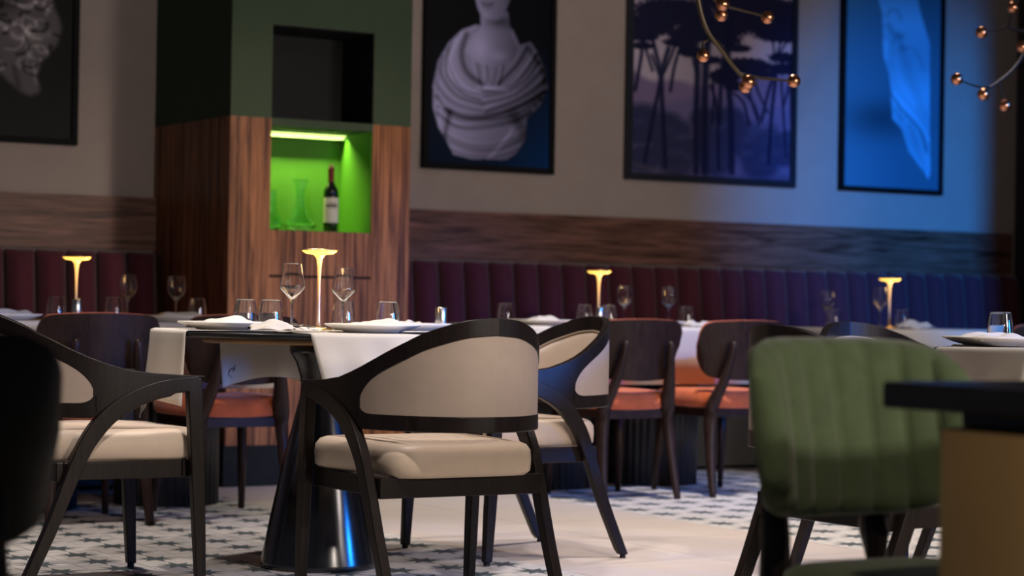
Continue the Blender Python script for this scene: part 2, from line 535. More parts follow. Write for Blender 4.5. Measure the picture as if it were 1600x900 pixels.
def framed(label, x0, x1, z0, z1, fw, fn, px0, px1, pyb, slope, nx=150, fm=None, stand=0.0):
    t = thing('framed_print', label, 'picture', ((x0 + x1) / 2, YW, z0))
    cx = (x0 + x1) / 2
    bm = bmesh.new(); d = 0.035
    a, b, c, e = x0 - cx, x1 - cx, 0, z1 - z0
    box(bm, a, b, -d, -0.001, c, c + fw); box(bm, a, b, -d, -0.001, e - fw, e)
    box(bm, a, a + fw, -d, -0.001, c + fw, e - fw); box(bm, b - fw, b, -d, -0.001, c + fw, e - fw)
    obj('frame', bm, fm or M_frame, t, smooth=False)
    me = make_print(px0, px1, pyb, slope, a + fw, b - fw, fw, e - fw, fn, nx, 3340 / (0.519 * cx + 0.855 * YW))
    o = bpy.data.objects.new('print', me); C.objects.link(o); o.parent = t; o.location = (0, -0.02, 0)
    bm = bmesh.new(); box(bm, a + fw * 0.5, b - fw * 0.5, -0.018, -0.002, fw * 0.5, e - fw * 0.5)
    obj('backing_board', bm, M_frame, t, smooth=False)
    return t


def tint(v, c):
    return v[..., None] * np.array(c)


def art_bust(X, Y):
    bg = np.full(X.shape, 0.10)
    body = polymask(X, Y, [(738, 43), (716, 52), (696, 72), (680, 100), (672, 140), (673, 175), (682, 205), (696, 228), (706, 247), (735, 254), (792, 255), (808, 244), (822, 222), (824, 188), (846, 168), (858, 138), (850, 105), (838, 80), (828, 66), (810, 72), (800, 50), (790, 42)])
    face = polymask(X, Y, [(733, -60), (735, -10), (738, 12), (744, 27), (754, 34), (772, 36), (786, 24), (793, 5), (796, -60), (780, -95), (750, -95)])
    neck = polymask(X, Y, [(745, 25), (746, 50), (728, 68), (722, 86), (740, 102), (770, 110), (798, 98), (808, 80), (796, 60), (791, 20)])
    body, face, neck = blur(body, 1), blur(face, 1), blur(neck, 1)
    v = 0.54 + 0.12 * np.exp(-((X - 700) / 60) ** 2) - 0.0012 * (X - 740)
    rng = np.random.RandomState(8)
    def bundle(v, A, B, n, amp, wd):
        A, B = np.array(A, float), np.array(B, float)
        for k in range(n):
            f = (k + rng.uniform(.2, .8)) / n
            P = A * (1 - f) + B * f + rng.uniform(-2.2, 2.2, A.shape)
            v = stroke(v, X, Y, [tuple(p) for p in P], rng.uniform(.7, 1.3) * wd, amp * rng.uniform(.5, 1.2) * (-1 if k % 2 else 0.55))
        return v
    v = bundle(v, [(718, 54), (706, 78), (704, 104), (722, 136), (752, 148)], [(684, 96), (676, 130), (686, 150), (712, 168), (748, 176)], 8, 0.20, 3.0)
    v = bundle(v, [(752, 140), (790, 134), (816, 106), (832, 78)], [(756, 178), (800, 166), (832, 148), (854, 128)], 8, 0.20, 3.0)
    v = bundle(v, [(680, 150), (705, 182), (745, 188), (800, 178), (850, 150)], [(684, 186), (712, 202), (752, 206), (800, 196), (828, 180)], 6, 0.20, 3.2)
    v = bundle(v, [(690, 205), (726, 224), (770, 224), (818, 204)], [(704, 240), (738, 250), (780, 250), (812, 236)], 6, 0.13, 3.5)
    v = bundle(v, [(730, 92), (736, 112), (742, 132)], [(790, 100), (788, 118), (780, 136)], 8, 0.13, 2.0)
    for p, wd, a in [([(724, 60), (717, 90), (726, 118), (750, 136)], 4.5, -0.28), ([(694, 176), (725, 187), (770, 184), (815, 168), (852, 146)], 3.5, -0.34),
                     ([(778, 134), (806, 104), (822, 76)], 3, -0.22), ([(826, 80), (846, 108), (852, 132)], 4, -0.14), ([(700, 180), (692, 222)], 4, -0.26), ([(686, 178), (684, 205)], 3, 0.08),
                     ([(762, 252), (784, 228), (800, 206)], 3, 0.13), ([(800, 182), (822, 214)], 9, -0.14), ([(716, 54), (724, 50), (738, 46)], 3, .08), ([(744, 140), (790, 144)], 3, 0.14)]:
        v = stroke(v, X, Y, p, wd, a)
    v = v - 0.10 * np.clip((X - 800) / 50, 0, 1) - 0.05 * np.clip((Y - 200) / 50, 0, 1)
    out = bg * (1 - body) + v * body
    nv = 0.66 - 0.0052 * np.clip(X - 748, 0, 60) + 0.10 * np.exp(-((X - 745) / 20) ** 2 - ((Y - 80) / 20) ** 2) + 0.10 * np.exp(-((Y - 92) / 8) ** 2 - ((X - 778) / 14) ** 2)
    nv = nv - 0.20 * np.exp(-((Y - 38) / 9) ** 2 - ((X - 775) / 20) ** 2)
    out = out * (1 - neck) + nv * neck
    fv = 0.64 - 0.0055 * np.clip(X - 748, 0, 60)
    fv = stroke(fv, X, Y, [(748, 9), (757, 12), (765, 9)], 2.0, -0.24); fv = stroke(fv, X, Y, [(750, 15), (757, 17), (763, 15)], 2.2, -0.10)
    fv = stroke(fv, X, Y, [(752, 2), (756, 4)], 2.5, -0.15); fv = stroke(fv, X, Y, [(754, 28), (760, 29)], 4, 0.05)
    out = out * (1 - face) + fv * face
    inside = np.clip(np.maximum(np.maximum(body, neck), face), 0, 1)[..., None]
    blue_cast = (np.clip((X - 760) / 110, 0, 1) * 0.6 + 0.4) * np.clip((Y - 60) / 200, 0, 1)  # blue light's reflection painted into the print's lower right
    back = np.stack([0.06 + 0 * X, 0.07 + 0.15 * blue_cast, 0.10 + 0.33 * blue_cast], -1)
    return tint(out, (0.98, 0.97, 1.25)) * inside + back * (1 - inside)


def art_pines(X, Y):
    t = np.clip((Y + 100) / 390, 0, 1)
    sky = 0.74 - 0.05 * np.sin(X * 0.03) ; v = sky + 0 * X
    r, g, b = v * 1.0, v * 0.93, v * 0.93
    def over(mask, col):
        nonlocal r, g, b
        r = r * (1 - mask) + col[0] * mask; g = g * (1 - mask) + col[1] * mask; b = b * (1 - mask) + col[2] * mask
    hill = blur((Y > 128 + 12 * np.sin((X - 1010) * 0.028) + 6 * np.sin(X * .07)).astype(float), 2); over(hill, (0.52, 0.46, 0.56))
    hill2 = blur((Y > 168 - 10 * np.sin((X - 1040) * 0.02)).astype(float), 3); over(hill2 * .7, (0.42, 0.40, 0.52))
    rng = np.random.RandomState(3)
    bush = np.zeros(X.shape)
    for k in range(46):
        cx, cy, rr = rng.uniform(985, 1245), rng.uniform(192, 262), rng.uniform(12, 26)
        bush = np.maximum(bush, np.clip(1.3 - np.hypot((X - cx) / 1.3, Y - cy) / rr, 0, 1))
    over(np.clip(bush * 2, 0, 1) * .9, (0.20, 0.22, 0.32))
    for k in range(30):
        cx, cy = rng.uniform(985, 1245), rng.uniform(195, 255)
        g0 = np.exp(-(((X - cx) / 9) ** 2 + ((Y - cy) / 5) ** 2)) * .5
        over(g0, (0.30, 0.32, 0.42))
    can = np.zeros(X.shape)
    blobs = [(1010, -10, 60, 22), (1080, -15, 70, 24), (1150, 5, 70, 26), (1050, 28, 70, 22), (1010, 50, 45, 18), (1110, 50, 60, 20), (1165, 38, 60, 18), (1220, 55, 50, 14), (1075, 62, 40, 12),
             (1130, 68, 28, 9), (1000, 68, 26, 8), (1076, 88, 22, 10), (1165, 108, 45, 14), (1130, 125, 25, 14), (1225, 92, 26, 9), (1210, 20, 60, 22), (1225, 110, 28, 10), (1100, -60, 160, 50), (1060, 75, 30, 8), (1230, 40, 30, 12), (1150, 80, 22, 7), (1105, 100, 20, 7), (1185, 120, 26, 8), (1145, 140, 18, 8), (1000, 82, 20, 6)]
    for cx, cy, rx, ry in blobs:
        d = np.hypot((X - cx) / rx, (Y - cy) / ry) + 0.10 * np.sin(X * .5 + cx) * np.cos(Y * .6) + .06 * np.sin(X * 1.3)
        can = np.maximum(can, np.clip((1.05 - d) * 6, 0, 1))
    over(can * .95, (0.13, 0.135, 0.22))
    tr = np.zeros(X.shape)
    for p, wd in [([(1006, 260), (1018, 190), (1028, 130), (1020, 90), (1012, 60)], 2.2), ([(1038, 268), (1034, 200), (1030, 130), (1040, 85)], 2.6), ([(1030, 130), (1045, 95), (1052, 70)], 1.6),
                  ([(1086, 275), (1085, 180), (1086, 120), (1082, 85)], 3.4), ([(1100, 275), (1098, 170), (1100, 90), (1104, 40)], 4.2), ([(1122, 270), (1118, 180), (1108, 140)], 2),
                  ([(1143, 275), (1140, 180), (1134, 120), (1135, 20)], 3.6), ([(1122, 200), (1124, 130), (1130, 70)], 2.6), ([(1203, 260), (1207, 180), (1213, 120)], 2.2), ([(1186, 190), (1175, 165), (1155, 145)], 1.6),
                  ([(1186, 200), (1170, 150), (1168, 130)], 1.4), ([(1232, 250), (1226, 180), (1222, 130)], 1.4), ([(1200, 180), (1185, 150), (1178, 130)], 1.4), ([(1210, 90), (1205, 65), (1185, 50)], 1.2), ([(1212, 95), (1222, 60)], 1.2),
                  ([(1086, 130), (1078, 100)], 1.4), ([(990, 150), (998, 100), (1000, 70)], 2), ([(1110, 200), (1112, 150), (1108, 120)], 1.6), ([(1016, 120), (1006, 90), (1002, 72)], 1.5), ([(1028, 130), (1014, 96)], 1.5), ([(1044, 150), (1050, 110), (1058, 84)], 1.8), ([(1226, 170), (1236, 130), (1240, 90)], 1.5), ([(1190, 195), (1200, 150), (1212, 110)], 1.8), ([(1216, 90), (1232, 62)], 1.3), ([(1170, 200), (1160, 165), (1142, 150)], 1.5), ([(1240, 200), (1238, 140)], 1.5)]:
        tr = np.maximum(tr, np.clip(1.6 - sdist(X, Y, p) / (wd * 1.25), 0, 1))
    over(tr * .92, (0.13, 0.145, 0.24))
    path = np.exp(-((Y - (268 + 6 * np.sin(X * .05))) / 5) ** 2) * np.clip((1100 - X) / 100, 0, 1)
    over(path * .5, (0.40, 0.36, 0.38))
    over(np.clip((Y - 268) / 20, 0, 1) * .5, (0.16, 0.18, 0.28))
    return np.stack([r, g, b * 1.12], -1) * 0.95


def art_statue(X, Y):
    v = 0.52 - 0.16 * np.exp(-((Y - 190) / 30) ** 2 - ((X - 1375) / 60) ** 2) + 0.04 * np.sin(X * .02 + 1)
    col = polymask(X, Y, [(1370, -120), (1368, 0), (1376, 25), (1378, 62), (1377, 80), (1380, 98), (1388, 118), (1392, 145), (1395, 190), (1410, 205), (1422, 240), (1450, 275), (1456, 285), (1459, 270), (1457, 200), (1455, 70), (1440, 25), (1431, -10), (1430, -120)])
    col = blur(col, 1)
    f = 0.76 + 0.05 * np.sin(Y * .05)
    for p, wd, a in [([(1384, 30), (1388, 22), (1400, 20), (1406, 34)], 3.5, -0.10), ([(1387, 45), (1395, 56), (1408, 60)], 6, -0.13), ([(1395, 70), (1402, 62), (1410, 80)], 5, -0.08),
                     ([(1392, 148), (1410, 175), (1440, 205), (1452, 240)], 2.2, -0.20), ([(1396, 150), (1418, 172), (1448, 208), (1455, 222)], 3.5, 0.08), ([(1410, 85), (1425, 130), (1450, 185)], 9, -0.05), ([(1400, 95), (1408, 130), (1430, 165)], 6, 0.04),
                     ([(1383, 72), (1384, 95)], 4, 0.10), ([(1408, 78), (1430, 80), (1445, 110)], 4, -.05), ([(1400, 175), (1410, 190)], 4, -.10), ([(1425, 200), (1438, 240), (1450, 270)], 5, -.06)]:
        f = stroke(f, X, Y, p, wd, a)
    out = v * (1 - col) + f * col
    return tint(out, (0.50, 0.90, 1.12))


def art_beard(X, Y):
    hd = polymask(X, Y, [(-40, -60), (80, -60), (88, 20), (96, 38), (99, 55), (94, 80), (82, 100), (72, 115), (68, 135), (74, 150), (72, 160), (60, 166), (48, 160), (38, 150), (30, 140), (20, 130), (12, 142), (-4, 142), (-40, 130)])
    hd = blur(hd, 2)
    v = np.full(X.shape, 0.34)
    rng = np.random.RandomState(5)
    for k in range(80):
        x, y = rng.uniform(-20, 92), rng.uniform(-30, 150)
        a = rng.uniform(0, 6.28); r = rng.uniform(6, 16)
        arc = [(x + r * math.cos(a + t), y + r * math.sin(a + t) * 1.2) for t in (0, .8, 1.6, 2.4)]
        v = stroke(v, X, Y, arc, rng.uniform(1.8, 3.2), rng.choice([-0.20, 0.15]))
    v = stroke(v, X, Y, [(8, 62), (25, 60), (50, 75), (80, 65)], 7, 0.10)
    v = stroke(v, X, Y, [(20, 20), (35, 15)], 14, -0.16); v = stroke(v, X, Y, [(18, 66), (32, 68)], 4, -0.12)
    v = stroke(v, X, Y, [(60, 95), (52, 115), (58, 130)], 4, .12); v = stroke(v, X, Y, [(40, 120), (45, 150)], 4, -.1)
    out = 0.0 * (1 - hd) + v * hd
    return tint(out, (1.05, 1.0, 1.05))


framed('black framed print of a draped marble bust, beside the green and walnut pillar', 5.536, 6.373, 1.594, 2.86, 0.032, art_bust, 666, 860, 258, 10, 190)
framed('largest framed print, of tall umbrella pines before hazy hills', 6.856, 8.086, 1.592, 2.86, 0.040, art_pines, 985, 1238, 276, 13, 240, M_bframe)
framed('black framed print of a pale statue, under blue light on the right', 8.430, 9.260, 1.594, 2.86, 0.030, art_statue, 1318, 1472, 294, 8, 170)
framed('dark framed print of a bearded stone head, left of the pillar', 2.75, 3.605, 1.612, 2.86, 0.030, art_beard, -85, 112, 226, 4, 170)

# ================================================================ BANQUETTE
CHW = 0.158


def banquette(x0, x1, label):
    t = thing('banquette', label, 'bench', (x0, YW - 0.02, 0))
    L = x1 - x0
    n = max(1, round(L / CHW)); wch = L / n
    bm = bmesh.new(); box(bm, 0, L, -0.86, -0.02, 0.02, 0.30)
    obj('base', bm, M_bench, t, bevel=0.004)
    bm = bmesh.new(); box(bm, 0, L, -0.90, -0.14, 0.301, 0.46)
    obj('seat', bm, M_velvet, t, bevel=0.04)
    bm = bmesh.new(); box(bm, 0, L, -0.06, 0, 0.30, 1.085)
    obj('back_board', bm, M_seam, t, bevel=0.0, smooth=False)
    bm = bmesh.new()
    h = wch / 2
    prof = []
    for i in range(15):
        a = -1 + 2 * i / 14
        prof.append((a * h * 0.95, -0.060 * (1 - abs(a) ** 2.6) - 0.002))
    rings = []
    zz = [(0.44, 0.4), (0.452, 0.8), (0.50, 1.0), (0.80, 1.0), (1.03, 1.0), (1.070, 0.85), (1.090, 0.5), (1.098, 0.1)]
    for z, s in zz:
        rings.append([(px, -0.06 + py * s - 0.07 * (1 - (z - 0.44) / 0.66), z) for px, py in prof] + [(h * 0.95, -0.055, z), (-h * 0.95, -0.055, z)])
    loft(bm, rings)
    o0 = obj('back_channel', bm, M_velvet, t)
    o0.location = (wch * 0.5, 0, 0)
    for k in range(1, n):
        o = o0.copy(); C.objects.link(o); o.parent = t; o.location = (wch * (k + 0.5), 0, 0)
    return t


banquette(2.30, XPL - 0.016, 'dark brown channelled velvet banquette left of the pillar')
banquette(XPR + 0.016, 9.86, 'long channelled velvet banquette along the wall right of the pillar')

# ================================================================ CREAM ARMCHAIR
TT = [0.0, 0.08, 0.16, 0.24, 0.30, 0.35, 0.40, 0.445, 0.49, 0.53, 0.57, 0.597, 0.61]
XX = [0.285, 0.286, 0.285, 0.280, 0.274, 0.265, 0.250, 0.230, 0.204, 0.172, 0.125, 0.070, 0.0]
ZT = [0.642, 0.645, 0.650, 0.660, 0.677, 0.695, 0.718, 0.742, 0.766, 0.791, 0.812, 0.828, 0.834]


def interp(t, A):
    return float(np.interp(t, TT, A))


def ring_stations(n=15):
    """plan points of the back hoop from right arm front round to left arm front: (x, y, t)"""
    S = catmull([(XX[i], 0.285 - TT[i], TT[i]) for i in range(len(TT))], 6)
    S = [list(p) for p in S]
    mir = [[-x, y, t] for x, y, t in S[-2::-1]]
    return S + mir


def hoop(bm, st, ztop, zbot, th, off=0.0):
    rings = []
    for i, (x, y, t) in enumerate(st):
        a = st[max(i - 1, 0)]; b = st[min(i + 1, len(st) - 1)]
        d = Vector((b[0] - a[0], b[1] - a[1], 0)).normalized(); n = Vector((-d.y, d.x, 0))   # outward
        zt, zb = ztop(t), zbot(t)
        if zt - zb < 0.002: zt = zb + 0.002
        o = Vector((x, y, 0)) + n * off
        p, q = o + n * th / 2, o - n * th / 2
        rings.append([(p.x, p.y, zb), (p.x, p.y, zt), (q.x, q.y, zt), (q.x, q.y, zb)])
    loft(bm, rings)


LOOP_O = [(0.0, 0.640), (0.10, 0.634), (0.18, 0.617), (0.26, 0.583), (0.33, 0.530), (0.385, 0.455), (0.425, 0.36), (0.49, 0.19), (0.57, 0.012)]
LO_T = [p[0] for p in LOOP_O]; LO_Z = [p[1] for p in LOOP_O]


def lower_of_arm(t):
    if t <= 0.36: return float(np.interp(t, LO_T, LO_Z)) - 0.004
    return 0.518


def up_bot(t):
    zt = interp(t, ZT)
    if t < 0.34: return max(lower_of_arm(t), 0.0)
    k = min(1, (t - 0.34) / 0.085); k = math.sqrt(1 - (1 - k) ** 2.6)
    return 0.590 * (1 - k) + (zt - 0.050) * k


def low_top(t):
    k = max(0, min(1, (t - 0.34) / 0.05)); k = math.sqrt(1 - (1 - k) ** 2.4)
    return 0.590 * (1 - k) + 0.563 * k


def make_armchair(label, loc, rot, mat=None, group=None):
    wd = mat or M_dark
    r = thing('armchair', label, 'chair', loc, rot, group)
    st = ring_stations()
    bm = bmesh.new(); hoop(bm, st, lambda t: interp(t, ZT), up_bot, 0.026)
    obj('back_hoop', bm, wd, r, bevel=0.004)
    st2 = [s for s in st if s[2] >= 0.318]
    bm = bmesh.new(); hoop(bm, st2, low_top, lambda t: 0.518 if t > .34 else 0.53, 0.026)
    obj('lower_rail', bm, wd, r, bevel=0.004)
    st3 = [s for s in st if s[2] >= 0.3405]
    bm = bmesh.new(); hoop(bm, st3, lambda t: up_bot(t) + 0.005, lambda t: low_top(t) - 0.005, 0.022, 0.0)
    p = obj('back_panel', bm, M_backpanel, r, bevel=0.003)
    # inner padding with vertical channels
    bm = bmesh.new(); rows = 8
    rings = []
    S = []
    for a, b in zip(st3[:-1], st3[1:]):
        for k in range(2): S.append([a[j] + (b[j] - a[j]) * k / 2 for j in range(3)])
    S.append(st3[-1])
    for i, (x, y, t) in enumerate(S):
        a = S[max(i - 1, 0)]; b = S[min(i + 1, len(S) - 1)]
        d = Vector((b[0] - a[0], b[1] - a[1], 0)).normalized(); n = Vector((-d.y, d.x, 0))
        zt, zb = up_bot(t) - 0.003, low_top(t) + 0.003
        zt = max(zt, zb + 0.002)
        arc = i / (len(S) - 1)
        ch = 0.003 * (abs(math.sin(arc * PI * 9)) ** 0.5)
        ring = []
        for k in range(rows + 1):
            f = k / rows
            bulge = 0.014 * (1 - abs(2 * f - 1) ** 3) + ch * (1 - abs(2 * f - 1) ** 6)
            q = Vector((x, y, 0)) - n * (0.010 + bulge)
            ring.append((q.x, q.y, zb + (zt - zb) * f))
        qb = Vector((x, y, 0)) - n * 0.008
        ring.append((qb.x, qb.y, zt)); ring.append((qb.x, qb.y, zb))
        rings.append(ring)
    loft(bm, rings)
    obj('inner_pad', bm, M_cream, p)
    # piping
    bm = bmesh.new()
    def inner(s, z):
        i = S.index(s); a = S[max(i - 1, 0)]; b = S[min(i + 1, len(S) - 1)]
        d = Vector((b[0] - a[0], b[1] - a[1], 0)).normalized(); n = Vector((-d.y, d.x, 0)); q = Vector((s[0], s[1], 0)) - n * 0.015
        return (q.x, q.y, z)
    tube(bm, [inner(s, up_bot(s[2]) - 0.002) for s in S], 0.0032, 6)
    tube(bm, [inner(s, low_top(s[2]) + 0.002) for s in S], 0.0032, 6)
    obj('piping', bm, M_piping, p)
    # side loops: front leg and sweeping rear leg
    for s in (1, -1):
        bm = bmesh.new(); rings = []
        for z, wy, wx, oy in ((0.012, 0.030, 0.028, 0.0), (0.17, 0.038, 0.030, -0.008), (0.40, 0.044, 0.032, -0.02), (0.58, 0.048, 0.032, -0.03), (0.636, 0.044, 0.030, -0.032)):
            yc = 0.285 + oy - 0.0; xc = s * 0.285
            rings.append([(xc - wx / 2, yc - wy / 2, z), (xc + wx / 2, yc - wy / 2, z), (xc + wx / 2, yc + wy / 2, z), (xc - wx / 2, yc + wy / 2, z)])
        loft(bm, rings)
        lg = obj('leg', bm, wd, r, bevel=0.005)
        bm = bmesh.new(); lathe(bm, [(0.011, 0.0), (0.011, 0.014)], 12, (s * 0.285, 0.285, 0)); obj('glide', bm, M_rubber, lg)
        bm = bmesh.new(); rings = []
        P = catmull([(0.285 - t, z, 0) for t, z in [(0.02, 0.640)] + LOOP_O[1:]], 4)
        for i, (y, z, _) in enumerate(P):
            a, b = P[max(i - 1, 0)], P[min(i + 1, len(P) - 1)]
            d = Vector((b[0] - a[0], b[1] - a[1])).normalized(); n = Vector((d.y, -d.x))     # outward / up
            if n.y < 0 and d.x < 0 and i < 3: n = -n
            n = Vector((-abs(n.x), abs(n.y)))
            f = i / (len(P) - 1); wq = 0.052 - 0.020 * max(0, f - 0.55) / 0.45 if f > .15 else 0.045
            xo = s * (0.285 - 0.020 * max(0, f - .3)); tx = 0.030
            q = (y - n.x * wq, z - n.y * wq)
            if i == len(P) - 1: q = (y + 0.030, z)
            rings.append([(xo - tx / 2, y, z), (xo + tx / 2, y, z), (xo + tx / 2, q[0], q[1]), (xo - tx / 2, q[0], q[1])])
        loft(bm, rings)
        lg = obj('leg', bm, wd, r, bevel=0.004)
        bm = bmesh.new(); lathe(bm, [(0.010, 0.0), (0.010, 0.014)], 12, (s * 0.271, -0.270, 0)); obj('glide', bm, M_rubber, lg)
    # seat
    bm = bmesh.new(); NX, NY = 28, 14
    top, bot = [], []
    def plan(u, v):   # u -1..1 across, v 0 back .. 1 front
        y = -0.205 + v * 0.52
        hw = 0.232 + 0.034 * v
        cr = max(0, abs(u) - 0.80) / 0.20
        yy = y + (0.035 * cr ** 2 if v < 0.2 else 0) * (1 - v / 0.2) - (0.030 * cr ** 2 * max(0, (v - 0.8) / 0.2))
        return u * hw, yy
    for k, zlev in enumerate(range(6)):
        pass
    Z0, Z1 = 0.386, 0.478
    def contour(inset, z):
        pts = []
        n = 96
        for i in range(n):
            a = 2 * PI * i / n
            c, s_ = math.cos(a), math.sin(a)
            e_ = 0.32
            u = math.copysign(abs(c) ** e_, c); v = (math.copysign(abs(s_) ** e_, s_) + 1) / 2
            x, y = u * (0.234 + 0.032 * v), -0.205 + v * 0.525
            cx, cy = 0, 0.05
            k_ = 1 - inset / 0.25
            pts.append(((x - cx) * k_ + cx, (y - cy) * k_ + cy, z))
        return pts
    loft(bm, [contour(0.012, Z0), contour(0.0, Z0 + 0.012), contour(-0.002, Z0 + 0.045), contour(0.0, Z1 - 0.022), contour(0.010, Z1 - 0.006), contour(0.024, Z1), contour(0.10, Z1 + 0.004), contour(0.2, Z1 + 0.006)])
    seat = obj('seat', bm, M_cream, r)
    bm = bmesh.new()
    for i in range(9):
        x = -0.19 + 0.38 * i / 8
        P = [(x * 0.93, -0.165, Z1 - 0.002), (x * 0.95, -0.10, Z1 + 0.0025), (x, 0.05, Z1 + 0.0045), (x * 1.05, 0.20, Z1 + 0.0025), (x * 1.07, 0.27, Z1 - 0.001)]
        tube(bm, P, 0.0022, 6)
    obj('stitching', bm, M_piping, seat)
    bm = bmesh.new()
    box(bm, -0.262, 0.262, -0.162, -0.140, 0.330, 0.388)
    obj('seat_frame', bm, wd, r, bevel=0.003)
    bm = bmesh.new(); box(bm, -0.262, 0.262, 0.232, 0.254, 0.335, 0.388)
    obj('seat_frame', bm, wd, r, bevel=0.003)
    for s in (1, -1):
        bm = bmesh.new(); box(bm, s * 0.25 - 0.011, s * 0.25 + 0.011, -0.139, 0.231, 0.335, 0.387)
        obj('seat_frame', bm, wd, r, bevel=0.003)
    return r


ch0 = make_armchair('cream leather armchair with dark hooped frame, back to us, before the conical table', (3.012, 5.375, 0), 0)
dup(ch0, (2.27, 6.28, 0), -PI / 2, 'cream armchair at far left, side on, its arm meeting the table corner')
dup(ch0, (3.915, 6.40, 0), PI / 2, 'cream armchair lit blue on its outer frame, facing left at the conical table')
dup(ch0, (3.675, 4.255, 0), -PI / 2, 'armchair mostly hidden behind the green chair, one splayed leg showing beside it')
dup(ch0, (4.72, 5.26, 0), PI, 'armchair facing us behind the green chair, only its hooped top showing')


# ================================================================ DINING CHAIR (rust seat)
def make_dining(label, loc, rot, group=None):
    r = thing('dining_chair', label, 'chair', loc, rot, group)
    # curved plywood back
    def backpts(off, z0, z1, inset, iz):
        rings = []
        n = 40
        for i in range(n + 1):
            u = math.sin((-1 + 2 * i / n) * PI / 2)
            y = -0.265 + 0.085 * u * u - off
            x = u * (0.245 - inset)
            a = abs(u) ** 12
            a2 = abs(u) ** 18
            zt = z1 - iz - 0.05 * a2 - 0.012 * u * u; zb = z0 + inset + 0.075 * a + 0.018 * u * u
            rings.append((x, y, zt, zb))
        return rings
    def panel(bm, off, th, inset):
        rings = []
        for x, y, zt, zb in backpts(off, 0.535, 0.812, inset, inset if inset < 0.005 else -0.003):
            lean_t, lean_b = -0.045, 0.0
            rings.append([(x * 0.92, y + lean_b, zb), (x, y + lean_t * .5, (zt + zb) / 2), (x, y + lean_t, zt), (x, y + lean_t + th, zt), (x, y + lean_t * .5 + th, (zt + zb) / 2), (x * 0.92, y + lean_b + th, zb)])
        loft(bm, rings)
    bm = bmesh.new(); panel(bm, 0.0, 0.014, 0.0)
    bk = obj('backrest', bm, M_darkr, r, bevel=0.003)
    bm = bmesh.new(); panel(bm, -0.0145, 0.022, 0.012)
    obj('back_cushion', bm, M_orange, bk, bevel=0.006)
    for s in (1, -1):
        P = catmull([(s * 0.120, -0.312, 0.715), (s * 0.128, -0.298, 0.64), (s * 0.148, -0.262, 0.52), (s * 0.170, -0.215, 0.42), (s * 0.180, -0.215, 0.33), (s * 0.192, -0.240, 0.15), (s * 0.200, -0.270, 0.0)], 4)
        n = len(P)
        key = [(0, 0.008), (0.04, 0.015), (0.25, 0.024), (0.48, 0.038), (0.60, 0.034), (0.8, 0.025), (1, 0.017)]
        rad = [float(np.interp(i / (n - 1), [k[0] for k in key], [k[1] for k in key])) for i in range(n)]
        bm = bmesh.new(); tube(bm, P, rad, 10, 0.8); obj('leg', bm, M_darkr, r)
        P = [(s * 0.175, 0.17, 0.39), (s * 0.185, 0.185, 0.2), (s * 0.195, 0.205, 0.0)]
        bm = bmesh.new(); tube(bm, P, [0.022, 0.019, 0.013], 10); obj('leg', bm, M_darkr, r)
    bm = bmesh.new()
    def cont(k, z):
        pts = []
        for i in range(32):
            a = 2 * PI * i / 32; c, s_ = math.cos(a), math.sin(a)
            u = math.copysign(abs(c) ** 0.45, c); v = math.copysign(abs(s_) ** 0.45, s_)
            pts.append((u * (0.225 + 0.01 * v) * k, v * 0.225 * k, z + 0.006 * u * u))
        return pts
    loft(bm, [cont(0.95, 0.403), cont(1.0, 0.415), cont(1.01, 0.442), cont(0.985, 0.468), cont(0.93, 0.480), cont(0.6, 0.486), cont(0.2, 0.487)])
    obj('seat', bm, M_orange, r)
    bm = bmesh.new()
    box(bm, -0.17, 0.17, -0.215, -0.195, 0.365, 0.402); box(bm, -0.17, 0.17, 0.165, 0.185, 0.365, 0.402)
    box(bm, -0.185, -0.165, -0.194, 0.164, 0.365, 0.402); box(bm, 0.165, 0.185, -0.194, 0.164, 0.365, 0.402)
    obj('seat_frame', bm, M_darkr, r, bevel=0.002)
    return r


dn0 = make_dining('rust seated dining chair just right of the blue lit armchair, back to us', (5.477, 8.15, 0), 0)
dup(dn0, (6.075, 8.15, 0), 0, 'rust seated dining chair just left of the green velvet chair')
dup(dn0, (2.885, 8.00, 0), 0, 'dining chair with black shell back and red rim, behind the left armchair')
dup(dn0, (3.49, 8.02, 0), 0, 'dining chair behind the conical table, rust seat under its hanging cloth')
dup(dn0, (8.02, 8.15, 0), 0, 'dining chair at the right edge of the picture, only its top corner showing')


